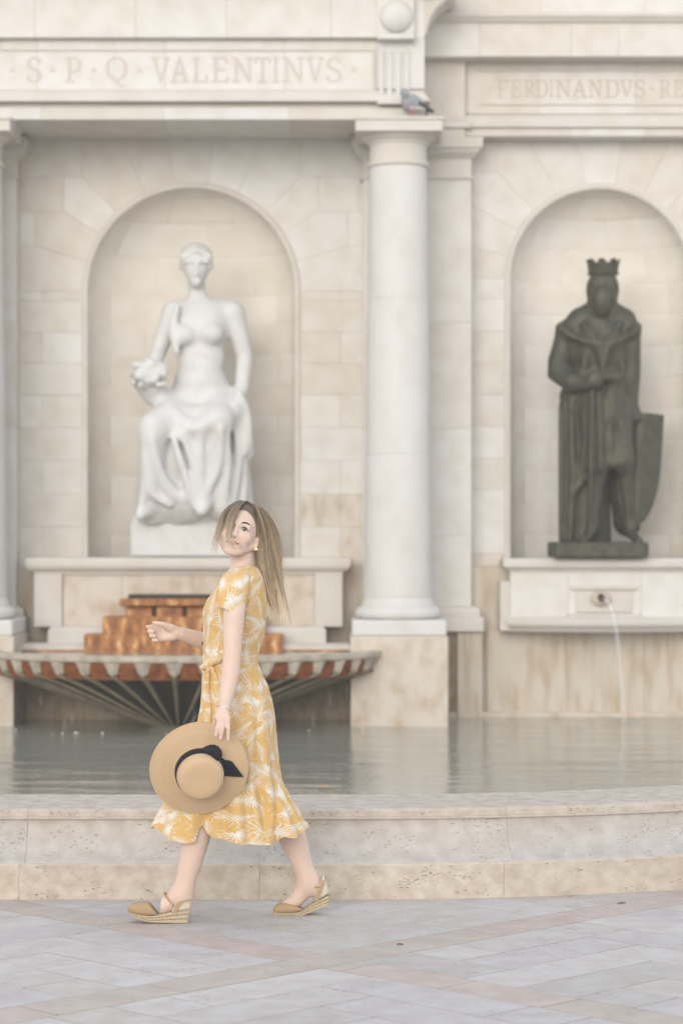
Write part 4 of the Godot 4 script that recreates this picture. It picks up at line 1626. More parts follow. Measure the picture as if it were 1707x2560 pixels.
	g.cap(Vector3(-0.984, 3.4185, -16.762), Vector3(-0.9431, 3.415, -16.785), 0.015, 0.012)
	g.cap(Vector3(-1.0257, 3.2876, -16.752), Vector3(-0.9835, 3.2876, -16.752), 0.013, 0.013)
	g.cap(Vector3(-1.0054, 3.4037, -16.765), Vector3(-1.0037, 3.3284, -16.738), 0.011, 0.017)
	g.cap(Vector3(-1.0111, 3.2643, -16.76), Vector3(-0.999, 3.2643, -16.76), 0.016, 0.016)
	s = Shape.new()
	g.into(s)
	part("hair", s, M.marble, st)
	# the flowers: petals and leaves crowded in the crook of her arm
	var fl := Field.new(Vector3(-1.4945, 2.4274, -16.8), Vector3(-1.1341, 2.7461, -16.4), 0.009, 120.0)
	var r := RandomNumberGenerator.new()
	r.seed = 8
	for k in 46:
		var px := 343.0 + r.randfn(0, 17)
		var py := 858.0 + r.randfn(0, 13) + (px - 343.0) * 0.12
		fl.ell(Vector3((px - 784.0) * 16.56 / 5553.0, 1.55 - (py - 1220.0) * 16.56 / 5553.0, -16.6 + r.randf_range(-0.02, 0.07)), Vector3(r.randf_range(0.014, 0.03), r.randf_range(0.014, 0.026), 0.02), Basis(Vector3(0.2, 0.3, 1).normalized(), r.randf() * TAU))
	fl.cap(Vector3(-1.3305, 2.6108, -16.64), Vector3(-1.2976, 2.5352, -16.68), 0.08, 0.07)
	s = Shape.new()
	fl.into(s)
	part("flowers", s, M.marble, st)
	var b := Shape.new()
	box(b, -1.4573, -0.5841, 1.3726, 1.6162, -17.2, -16.72, 0.015)
	part("block", b, M.marble, st)
	var h := Field.new(Vector3(-1.539, 1.5656, -17.3), Vector3(-0.5335, 1.7288, -16.55), 0.018, 50.0)
	h.cap(Vector3(-1.4082, 1.6165, -16.78), Vector3(-1.0093, 1.6497, -16.78), 0.05, 0.075)
	h.cap(Vector3(-1.0093, 1.6497, -16.78), Vector3(-0.6474, 1.6226, -16.8), 0.075, 0.06)
	h.cap(Vector3(-1.3593, 1.6265, -17.0), Vector3(-0.6858, 1.6265, -17.0), 0.1, 0.1)
	s = Shape.new()
	h.into(s)
	part("rock_base", s, M.marble, st)

	# ---- dark bronze king with crown, cloak, sword and shield
	var kg := thing("bronze_statue", "dark green bronze statue of a crowned king leaning on his shield", "statue", Vector3(1.8131, 1.3669, -16.95))
	f = Field.new(Vector3(1.4279, 1.4416, -17.2), Vector3(2.0914, 3.3867, -16.45), 0.014, 66.0)
	f.ell(Vector3(1.8208, 3.2675, -16.88), Vector3(0.1, 0.12, 0.108))
	f.cap(Vector3(1.8154, 3.2109, -16.83), Vector3(1.8072, 3.0939, -16.81), 0.08, 0.055)
	f.cap(Vector3(1.8111, 3.2553, -16.79), Vector3(1.8065, 3.2115, -16.775), 0.014, 0.02)
	f.cap(Vector3(1.7603, 3.28, -16.795), Vector3(1.8631, 3.28, -16.795), 0.018, 0.018)
	f.cap(Vector3(1.82, 3.163, -16.9), Vector3(1.816, 3.0126, -16.92), 0.085, 0.12)
	# eye hollows, moustache and the locks of the beard
	f.ell(Vector3(1.7782, 3.2648, -16.765), Vector3(0.02, 0.014, 0.02), Basis(), -0.8)
	f.ell(Vector3(1.8386, 3.2648, -16.765), Vector3(0.02, 0.014, 0.02), Basis(), -0.8)
	folds(f, [[Vector3(1.8049, 3.204, -16.76), Vector3(1.7697, 3.1868, -16.77), Vector3(1.7487, 3.1535, -16.8)], [Vector3(1.8079, 3.204, -16.76), Vector3(1.8482, 3.1868, -16.77), Vector3(1.8757, 3.1535, -16.8)], [Vector3(1.7857, 3.1668, -16.75), Vector3(1.7797, 3.1185, -16.75), Vector3(1.7939, 3.0721, -16.77)], [Vector3(1.8279, 3.1668, -16.75), Vector3(1.8309, 3.1185, -16.75), Vector3(1.818, 3.0721, -16.77)], [Vector3(1.7457, 3.3079, -16.83), Vector3(1.7276, 3.2381, -16.86), Vector3(1.7388, 3.1611, -16.88)], [Vector3(1.8852, 3.3079, -16.83), Vector3(1.9067, 3.2381, -16.86), Vector3(1.8999, 3.1611, -16.88)]], 0.02)
	# collar and shoulder cape
	f.cap(Vector3(1.6637, 3.0278, -16.92), Vector3(1.9745, 3.0278, -16.92), 0.08, 0.08)
	f.cap(Vector3(1.7246, 3.0583, -16.92), Vector3(1.5582, 2.9621, -16.9), 0.08, 0.05)
	f.cap(Vector3(1.9135, 3.0583, -16.92), Vector3(2.0239, 2.9682, -16.9), 0.08, 0.05)
	f.chain([Vector3(1.5193, 2.9693, -16.84), Vector3(1.5844, 2.9106, -16.79), Vector3(1.6932, 2.8629, -16.76), Vector3(1.7988, 2.8478, -16.76)], [0.03, 0.024, 0.02, 0.018])
	f.chain([Vector3(2.0561, 2.9693, -16.84), Vector3(1.9956, 2.9106, -16.79), Vector3(1.8954, 2.8629, -16.76), Vector3(1.7988, 2.8478, -16.76)], [0.03, 0.024, 0.02, 0.018])
	f.ell(Vector3(1.7956, 2.8282, -16.9), Vector3(0.21, 0.24, 0.14))
	f.ell(Vector3(1.7713, 2.5543, -16.9), Vector3(0.22, 0.2, 0.15))
	# arms
	f.chain([Vector3(1.5704, 2.9347, -16.9), Vector3(1.4999, 2.6734, -16.86), Vector3(1.5917, 2.575, -16.74), Vector3(1.7221, 2.5701, -16.66)], [0.075, 0.078, 0.065, 0.042])
	f.chain([Vector3(2.0208, 2.9347, -16.9), Vector3(2.0208, 2.6456, -16.9), Vector3(2.0123, 2.4163, -16.88), Vector3(2.0561, 2.3445, -16.84)], [0.068, 0.065, 0.052, 0.042])
	f.ell(Vector3(1.7451, 2.5754, -16.65), Vector3(0.05, 0.042, 0.045))
	f.cap(Vector3(1.72, 2.6228, -16.64), Vector3(1.8931, 2.6121, -16.66), 0.026, 0.03)
	f.cap(Vector3(1.8886, 2.6086, -16.7), Vector3(1.8871, 2.3338, -16.74), 0.05, 0.06)
	# cloak to the ground on the left, tunic, legs
	for q in [[1302, 0.055], [1322, 0.06], [1344, 0.055]]:
		var x: float = (q[0] - 784.0) * 16.9 / 5553.0
		f.cap(Vector3(x, 1.55 + 310.0 * 16.9 / 5553.0, -16.88), Vector3(x, 1.55 - 18.0 * 16.9 / 5553.0, -16.88), q[1], q[1])
	f.cap(Vector3(1.7226, 2.4022, -16.9), Vector3(1.7634, 1.4949, -17.0), 0.12, 0.13)
	f.cap(Vector3(1.9379, 2.4032, -16.92), Vector3(2.0142, 1.6114, -17.05), 0.12, 0.1)
	f.cap(Vector3(1.7901, 2.4284, -16.82), Vector3(1.7829, 2.0033, -16.78), 0.12, 0.08)
	f.cap(Vector3(1.9264, 2.4284, -16.82), Vector3(1.9474, 2.0323, -16.74), 0.095, 0.07)
	f.chain([Vector3(1.9474, 2.0323, -16.74), Vector3(1.9702, 1.9428, -16.78), Vector3(2.0052, 1.5651, -16.82)], [0.066, 0.055, 0.036])
	f.cap(Vector3(2.0028, 1.5349, -16.8), Vector3(2.0461, 1.481, -16.66), 0.034, 0.03)
	f.chain([Vector3(1.7928, 2.0329, -16.76), Vector3(1.7768, 1.8824, -16.78), Vector3(1.7487, 1.5803, -16.8)], [0.066, 0.055, 0.036])
	f.cap(Vector3(1.7426, 1.55, -16.8), Vector3(1.6641, 1.4809, -16.68), 0.034, 0.03)
	f.ell(Vector3(1.8548, 1.7608, -16.72), Vector3(0.028, 0.2, 0.1), Basis(), -1.2)
	# cloak folds, tunic pleats, baldric
	folds(f, [[Vector3(1.5206, 2.4284, -16.82), Vector3(1.5266, 1.9741, -16.82), Vector3(1.5206, 1.4894, -16.82)], [Vector3(1.5914, 2.4879, -16.8), Vector3(1.6035, 1.9736, -16.8), Vector3(1.5853, 1.4895, -16.8)], [Vector3(1.6499, 2.4565, -16.78), Vector3(1.7164, 2.0335, -16.78), Vector3(1.6216, 1.8223, -16.8)], [Vector3(1.6882, 2.5147, -16.74), Vector3(1.6841, 2.1838, -16.76), Vector3(1.6519, 1.9433, -16.8)],
		[Vector3(1.7202, 2.4973, -16.7), Vector3(1.7262, 2.1816, -16.7), Vector3(1.7102, 1.9866, -16.72)], [Vector3(1.7722, 2.4962, -16.68), Vector3(1.7842, 2.2108, -16.68), Vector3(1.7842, 1.9765, -16.68)], [Vector3(1.8375, 2.5124, -16.7), Vector3(1.8525, 2.2116, -16.7), Vector3(1.8646, 2.0011, -16.7)], [Vector3(1.9173, 2.5147, -16.74), Vector3(1.9368, 2.2718, -16.7), Vector3(1.9933, 2.0619, -16.72)],
		[Vector3(1.6821, 2.9871, -16.8), Vector3(1.7626, 2.8478, -16.76), Vector3(1.8027, 2.7257, -16.74)], [Vector3(1.9241, 2.9871, -16.8), Vector3(1.8532, 2.8478, -16.76), Vector3(1.8088, 2.7257, -16.74)], [Vector3(1.8088, 2.7257, -16.74), Vector3(1.8016, 2.6346, -16.73), Vector3(1.7945, 2.5436, -16.72)], [Vector3(1.7063, 2.8963, -16.8), Vector3(1.6862, 2.7285, -16.78), Vector3(1.67, 2.6391, -16.8)], [Vector3(1.9241, 2.8509, -16.8), Vector3(1.9484, 2.6694, -16.8), Vector3(1.9363, 2.5181, -16.8)],
		[Vector3(1.4738, 2.7327, -16.84), Vector3(1.5308, 2.7057, -16.8), Vector3(1.5653, 2.662, -16.78)], [Vector3(1.466, 2.6344, -16.82), Vector3(1.5212, 2.6064, -16.76), Vector3(1.5819, 2.6086, -16.7)]], 0.02)
	s = Shape.new()
	f.into(s)
	part("figure", s, M.bronze, kg)
	# crown: a flaring band with a rim and pointed fleurons
	var cr := Shape.new()
	var at := Transform3D(Basis(Vector3.RIGHT, 0.02), Vector3(1.825, 3.3385, -16.89))
	lathe(cr, [[0.088, 0.0], [0.108, 0.0], [0.11, 0.012], [0.104, 0.018], [0.108, 0.06], [0.112, 0.068], [0.11, 0.08], [0.102, 0.08], [0.092, 0.03], [0.088, 0.0]], 40, false, at)
	for k in 8:
		var w := TAU * k / 8.0 + 0.2
		var o := Vector3(cos(w), 0, sin(w))
		var t := Vector3(-o.z, 0, o.x)
		var pts := []
		for q in [[-0.036, 0.078, 0.108], [0.036, 0.078, 0.108], [0.022, 0.09, 0.113], [0.024, 0.1, 0.117], [0.0, 0.112, 0.12], [-0.024, 0.1, 0.117], [-0.022, 0.09, 0.113]]:
			pts.append(at * (t * q[0] + Vector3.UP * q[1] + o * q[2]))
		for e in range(1, 6):
			for back in [0.0, 0.012]:
				cr.face(pts[0] - o * back, pts[e] - o * back, pts[e + 1] - o * back, o if back == 0.0 else -o)
		for e in 7:
			cr.quad(pts[e], pts[(e + 1) % 7], pts[(e + 1) % 7] - o * 0.012, pts[e] - o * 0.012, pts[e] + pts[(e + 1) % 7] - at.origin * 2.0)
	part("crown", cr, M.bronze, kg)
	# shield: heater shape, curved across, leaning at his side
	var sh := Shape.new()
	var rows := 16
	for side in 2:
		var first := sh.v.size()
		for row in rows + 1:
			var t := float(row) / rows
			var half := 0.155 * (1.0 if t < 0.45 else sqrt(maxf(0.0, 1.0 - pow((t - 0.45) / 0.55, 2.0)) * 0.98 + 0.0004))
			var c: Vector3 = Vector3(2.0804, 2.3627, -16.84).lerp(Vector3(2.0246, 1.5742, -16.78), t)
			for e in 9:
				var q := (e - 4) / 4.0
				sh.vert(c + Vector3(q * half + half * 0.15, 0.012 * (1.0 - q * q) if row == 0 else 0.0, -0.11 * absf(q) * (0.6 if q < 0 else 1.0) * half / 0.155 - side * 0.025))
		for row in rows:
			for e in 8:
				var q: int = first + row * 9 + e
				if side == 0:
					sh.tri(q, q + 9, q + 1)
					sh.tri(q + 1, q + 9, q + 10)
				else:
					sh.tri(q, q + 1, q + 9)
					sh.tri(q + 1, q + 10, q + 9)
	var half_n := (rows + 1) * 9
	for row in rows:
		for e in [0, 8]:
			var q: int = row * 9 + e
			sh.quad(sh.v[q], sh.v[q + 9], sh.v[q + 9 + half_n], sh.v[q + half_n], Vector3(-1 if e == 0 else 1, 0, 0))
	for e in 8:
		sh.quad(sh.v[e], sh.v[e + 1], sh.v[e + 1 + half_n], sh.v[e + half_n], Vector3.UP)
	part("shield", sh, M.bronze, kg)
	var sw := Shape.new()
	tube(sw, PackedVector3Array([Vector3(1.724, 2.5197, -16.62), Vector3(1.7, 1.4961, -16.62)]), [0.017, 0.01], 6)
	part("sword", sw, M.bronze, kg)
	cuboid("base", 1.4528, 2.1075, 1.3665, 1.4753, -17.1, -16.6, M.bronze, kg, 0.014)


# ---------- pigeon, litter ----------

func build_small_things() -> void:
	var pg := thing("pigeon", "grey pigeon perched on the right column's capital, facing left", "bird", Vector3(0.4849, 4.3483, -16.22))
	var f := Field.new(Vector3(0.3563, 4.353, -16.35), Vector3(0.6408, 4.5305, -16.1), 0.005, 130.0)
	f.ell(Vector3(0.4849, 4.4242, -16.22), Vector3(0.072, 0.044, 0.046), Basis(Vector3.BACK, -0.5))
	f.ell(Vector3(0.4469, 4.4125, -16.22), Vector3(0.04, 0.046, 0.043))
	f.chain([Vector3(0.4381, 4.4359, -16.22), Vector3(0.4265, 4.4768, -16.22), Vector3(0.4265, 4.5002, -16.22)], [0.036, 0.024, 0.021])
	f.cap(Vector3(0.4119, 4.4972, -16.22), Vector3(0.3943, 4.4885, -16.22), 0.011, 0.004)
	f.cap(Vector3(0.5316, 4.4008, -16.22), Vector3(0.6076, 4.3658, -16.22), 0.026, 0.014)
	f.cap(Vector3(0.4843, 4.4498, -16.2), Vector3(0.5716, 4.3848, -16.195), 0.024, 0.012)
	var s := Shape.new()
	f.into(s)
	s.colored = true
	var c0 := Vector3(0.4849, 4.4242, -16.22)
	for k in s.v.size():
		var d := s.v[k] - c0
		var col := Color(0.27, 0.27, 0.29)
		if d.x > 0.075 or (d.x > 0.03 and d.x < 0.075 and absf(d.y + d.x * 0.45 - 0.005) < 0.016):
			col = Color(0.055, 0.065, 0.06)
		elif d.y < -0.03 and d.x > -0.03:
			col = Color(0.6, 0.58, 0.56)
		elif d.x < -0.035 and d.y > 0.02 and d.y < 0.055:
			col = Color(0.16, 0.2, 0.17)
		s.c[k] = col
	var pm := mat(Color.WHITE, 0.8)
	pm.vertex_color_use_as_albedo = true
	part("body", s, pm, pg)
	for x in [0.4674, 0.4907]:
		var l := Shape.new()
		tube(l, PackedVector3Array([Vector3(x, 4.3833, -16.21), Vector3(x, 4.3424, -16.21), Vector3(x - 0.02, 4.3361, -16.2)]), [0.005, 0.0035, 0.003], 6)
		part("leg", l, mat(lin(0.45, 0.2, 0.15), 0.7), pg)

	# litter and leaves
	var butt := thing("cigarette_butt", "tiny cigarette butt lying at the foot of the pool wall", "litter", Vector3(0.7116, 0.0008, -10.29))
	var s2 := Shape.new()
	tube(s2, PackedVector3Array([Vector3(0.6986, 0.0018, -10.29), Vector3(0.7131, 0.0016, -10.285)]), [0.004], 8)
	part("paper", s2, mat(lin(0.75, 0.74, 0.7), 0.9), butt)
	s2 = Shape.new()
	tube(s2, PackedVector3Array([Vector3(0.7131, 0.0016, -10.285), Vector3(0.7275, 0.0033, -10.28)]), [0.0041], 8)
	part("filter", s2, mat(lin(0.6, 0.42, 0.2), 0.9), butt)
	for q in [[Vector3(1.1619, 0.0008, -10.05), 0.022, 0.6, "short dry twig on the paving near the right edge"], [Vector3(0.2184, 0.0001, -9.05), 0.013, -0.3, "short dark twig on a pinkish slab in the middle of the paving"]]:
		var at: Vector3 = q[0]
		at.y = 0.003
		var w: float = q[2]
		var o := thing("twig", q[3], "twig", at, "twigs on the paving")
		var g := Shape.new()
		tube(g, PackedVector3Array([at + Vector3(-cos(w), 0, sin(w)) * float(q[1]), at + Vector3(0, 0.003, 0.002), at + Vector3(cos(w), 0.001, -sin(w)) * float(q[1])]), [0.0018, 0.003, 0.002], 6)
		part("stick", g, mat(lin(0.09, 0.075, 0.055), 0.9), o)
	var lf := Shape.new()
	var lp := Vector3(-0.0856, 0.2504, -12.19)
	lp.y = 0.257
	for k in 9:
		var t := k / 8.0
		var half := 0.014 * sin(PI * clampf(t, 0.02, 0.98))
		for e in [-1.0, 0.0, 1.0]:
			lf.vert(lp + Vector3((t - 0.5) * 0.075, 0.004 * e * e + 0.003 * sin(t * 5.0), e * half * 1.6))
	for k in 8:
		for e in 2:
			var q := k * 3 + e
			lf.tri(q, q + 1, q + 3)
			lf.tri(q + 1, q + 4, q + 3)
	tag(part("leaf", lf, mat(lin(0.62, 0.33, 0.08), 0.7)), "small orange leaf floating on the pool beside the woman's skirt", "leaf")


# ---------- the straw hat ----------

func build_hat() -> void:
	var hat := thing("straw_hat", "wide-brimmed straw hat with dark ribbon and bow held by the woman", "hat", Vector3(-0.5502, 0.6156, -9.4))
	var n := Vector3(0.13, -0.30, 0.945).normalized()
	var r := Vector3(1, 0, 0)
	r = (r - n * r.dot(n)).normalized()
	var u := n.cross(r)
	# lathe axis y -> n, brim plane spanned by r and u
	var at := Transform3D(Basis(r, n, -u), Vector3(-0.5518, 0.619, -9.4))
	var straw_im := Image.create(32, 512, false, Image.FORMAT_RGB8)
	var rr := RandomNumberGenerator.new()
	rr.seed = 5
	for y in 512:
		var row := rr.randf_range(0.93, 1.0) * (0.9 if y % 4 == 0 else 1.0)
		for x in 32:
			var v := row * rr.randf_range(0.94, 1.0)
			straw_im.set_pixel(x, y, Color(v, v * 0.985, v * 0.96))
	var straw := mat(lin(0.66, 0.485, 0.31), 0.75)
	straw.albedo_texture = ImageTexture.create_from_image(straw_im)
	straw.uv1_scale = Vector3(24, 1, 1)
	straw.backlight_enabled = true
	straw.backlight = Color(0.12, 0.09, 0.05)
	var brim := Shape.new()
	var rings := 26
	var seg := 96
	for side in 2:
		var first := brim.v.size()
		for a in rings + 1:
			var t := float(a) / rings
			var rad := lerpf(0.085, 0.1905, t)
			for k in seg + 1:
				var w := TAU * k / seg
				# the brim dips away from the crown and waves a little
				var y := 0.012 * exp(-t * 7.0) - 0.020 * t * t + 0.007 * t * sin(2.0 * w + 0.7) + 0.004 * t * sin(3.0 * w + 2.0)
				brim.vert(at * Vector3(cos(w) * rad, y - side * 0.0025, sin(w) * rad), Vector2(float(k) / seg, t * 0.6))
		for a in rings:
			for k in seg:
				var p: int = first + a * (seg + 1) + k
				if side == 0:
					brim.tri(p, p + 1, p + seg + 1)
					brim.tri(p + 1, p + seg + 2, p + seg + 1)
				else:
					brim.tri(p, p + seg + 1, p + 1)
					brim.tri(p + 1, p + seg + 1, p + seg + 2)
	part("brim", brim, straw, hat)
	var edge := Shape.new()
	var loop := PackedVector3Array()
	for k in seg + 1:
		var w := TAU * k / seg
		loop.append(at * Vector3(cos(w) * 0.1905, -0.0212 + 0.007 * sin(2.0 * w + 0.7) + 0.004 * sin(3.0 * w + 2.0), sin(w) * 0.1905))
	tube(edge, loop, [0.0028], 6, false)
	part("brim_edge", edge, straw, hat)
	var crown := Shape.new()
	lathe(crown, [[0.0925, 0.0], [0.0935, 0.012], [0.0925, 0.04], [0.0905, 0.062], [0.0885, 0.078], [0.083, 0.09], [0.073, 0.0965], [0.055, 0.099], [0.03, 0.0985], [0.0, 0.097]], 64, true, at)
	part("crown", crown, straw, hat)
	var navy := mat(lin(0.006, 0.009, 0.013), 0.7)
	var band := Shape.new()
	lathe(band, [[0.0945, 0.004], [0.0968, 0.006], [0.0965, 0.024], [0.0948, 0.046], [0.0922, 0.048]], 64, true, at)
	part("ribbon", band, navy, hat)
	# bow: a folded loop above and a cut tail across the brim
	var bow := [[462, 1705], [470, 1700], [479, 1697], [490, 1697], [499, 1702], [506, 1712], [508, 1722], [503, 1733], [492, 1738], [481, 1731], [470, 1720], [463, 1712]]
	var s := Shape.new()
	cloth_patch(s, bow, Vector3(-0.5044, 0.7087, -9.4), at, n, 0.034, 0.018)
	part("bow", s, navy, hat)
	s = Shape.new()
	cloth_patch(s, [[486, 1712], [494, 1708], [501, 1714], [502, 1726], [496, 1735], [487, 1732], [483, 1722]], Vector3(-0.4926, 0.7002, -9.4), at, n, 0.05, 0.012)
	part("knot", s, navy, hat)
	s = Shape.new()
	cloth_patch(s, [[498, 1728], [508, 1737], [517, 1745], [527, 1747], [534, 1751], [541, 1762], [550, 1775], [560, 1790], [546, 1789], [530, 1787], [516, 1785], [511, 1770], [505, 1752], [497, 1740]], Vector3(-0.4418, 0.6224, -9.4), at, n, 0.006, 0.008)
	part("ribbon_tail", s, navy, hat)
	s = Shape.new()
	cloth_patch(s, [[493, 1822], [498, 1819], [499, 1831], [494, 1830]], Vector3(-0.4875, 0.5242, -9.4), at, n, 0.004, 0.004)
	part("ribbon_tail", s, navy, hat)


func cloth_patch(s: Shape, outline: Array, mid: Vector3, at: Transform3D, n: Vector3, lift: float, puff: float) -> void:
	# a soft pad of cloth lying on the brim's plane
	var c := mid - n * (mid - at.origin).dot(n)
	var k0 := outline.size()
	var ring := []
	for q in outline:
		var p := Vector3((float(q[0]) - 784.0) * 9.4 / 5553.0, 1.55 - (float(q[1]) - 1220.0) * 9.4 / 5553.0, -9.4)
		ring.append(p - n * (p - at.origin).dot(n))
	var levels := [[1.0, -0.004], [1.02, 0.3], [0.85, 0.75], [0.5, 0.95]]
	for l in levels:
		for p in ring:
			s.vert(c + (p - c) * float(l[0]) + n * (lift + puff * float(l[1]) - (0.006 if l[1] < 0.0 else 0.0)))
	var tip := s.vert(c + n * (lift + puff))
	for l in 3:
		for k in k0:
			var a := l * k0 + k
			var b := l * k0 + (k + 1) % k0
			s.tri(a, b, a + k0)
			s.tri(b, b + k0, a + k0)
	for k in k0:
		s.tri(3 * k0 + k, 3 * k0 + (k + 1) % k0, tip)
	s.turn_out()


# ---------- the walking woman ----------

func leaf_print(size: int) -> ImageTexture:
	# white palm fans, feathers, outlined leaves and blossoms on yellow, repeating without a seam
	var r := RandomNumberGenerator.new()
	r.seed = 17
	var cover := PackedFloat32Array()
	cover.resize(size * size)
	var cells := 9
	for gy in cells:
		for gx in cells:
			var c := Vector2(gx + (0.5 if gy % 2 else 0.0) + r.randf_range(-0.25, 0.25), gy + r.randf_range(-0.25, 0.25)) * size / cells
			var turn := r.randf() * TAU
			var big := size / float(cells) * r.randf_range(0.85, 1.25)
			match [0, 0, 0, 1, 1, 2, 2, 0, 1, 2][r.randi_range(0, 9)]:
				0:       # palm fan
					var n := r.randi_range(11, 16)
					for k in n:
						var a := turn + lerpf(-2.0, 2.0, float(k) / (n - 1))
						var d := Vector2.from_angle(a)
						stroke(cover, size, c + d * big * 0.08, c + d * big * r.randf_range(0.75, 0.95), d.orthogonal() * big * 0.16 * sin(a - turn), big * 0.034, 0.6)
				1:          # feather
					var d := Vector2.from_angle(turn)
					var side := d.orthogonal()
					var bend := side * big * r.randf_range(-0.35, 0.35)
					stroke(cover, size, c - d * big * 0.7, c + d * big * 0.7, bend, big * 0.022, big * 0.012)
					for k in 11:
						var t := k / 10.0
						var p := (c - d * big * 0.7).lerp(c + d * big * 0.7, t) + bend * sin(PI * t)
						var l := big * 0.5 * sin(PI * (0.12 + 0.82 * t))
						for e in [-1.0, 1.0]:
							stroke(cover, size, p, p + (side * e + d * 0.75).normalized() * l, d * big * 0.05, big * 0.03, 0.7)
				2:          # two outlined leaves with ribs
					for q in 2:
						var d := Vector2.from_angle(turn + q * 1.9)
						var side := d.orthogonal()
						var tip := c + d * big * 0.95
						stroke(cover, size, c, tip, side * big * 0.22, big * 0.02, big * 0.012)
						stroke(cover, size, c, tip, -side * big * 0.22, big * 0.02, big * 0.012)
						stroke(cover, size, c, tip, Vector2.ZERO, big * 0.025, 0.7)
						for k in range(2, 8):
							var p := c.lerp(tip, k / 9.0)
							for e in [-1.0, 1.0]:
								stroke(cover, size, p, p + (side * e * 0.16 + d * 0.12) * big * sin(PI * k / 9.0), Vector2.ZERO, big * 0.014, 0.6)
				3:          # blossom
					for k in 6:
						var d := Vector2.from_angle(turn + TAU * k / 6.0)
						var side := d.orthogonal()
						stroke(cover, size, c + d * big * 0.1, c + d * big * 0.55, side * big * 0.16, big * 0.03, big * 0.02)
						stroke(cover, size, c + d * big * 0.1, c + d * big * 0.55, -side * big * 0.16, big * 0.03, big * 0.02)
						stroke(cover, size, c + d * big * 0.15, c + d * big * 0.42, Vector2.ZERO, big * 0.05, big * 0.02)
			# loose twigs fill the ground between
			for k in 5:
				var d := Vector2.from_angle(r.randf() * TAU)
				var p := c + Vector2(r.randf_range(-0.5, 0.5), r.randf_range(-0.5, 0.5)) * size / cells
				stroke(cover, size, p, p + d * big * 0.5, d.orthogonal() * big * r.randf_range(-0.15, 0.15), big * 0.02, 0.6)
	var im := Image.create(size, size, false, Image.FORMAT_RGB8)
	var yellow := lin(0.60, 0.385, 0.145)
	var white := lin(0.67, 0.64, 0.58)
	for y in size:
		for x in size:
			im.set_pixel(x, y, yellow.lerp(white, minf(1.0, cover[y * size + x])))
	return ImageTexture.create_from_image(im)


func stroke(cover: PackedFloat32Array, size: int, a: Vector2, b: Vector2, bow: Vector2, r0: float, r1: float) -> void:
	var n := maxi(3, int(a.distance_to(b) / 1.6))
	for k in n + 1:
		var t := float(k) / n
		var p := a.lerp(b, t) + bow * sin(PI * t)
		var r := lerpf(r0, r1, t) * (0.6 + 0.4 * sin(PI * minf(1.0, t * 1.2 + 0.12)))
		var m := int(r) + 1
		for dy in range(-m, m + 1):
			for dx in range(-m, m + 1):
				var e := clampf(r + 0.5 - sqrt(dx * dx + dy * dy), 0.0, 1.0)
				if e > 0.0:
					var at := posmod(int(p.y) + dy, size) * size + posmod(int(p.x) + dx, size)
					if cover[at] < e:
						cover[at] = e


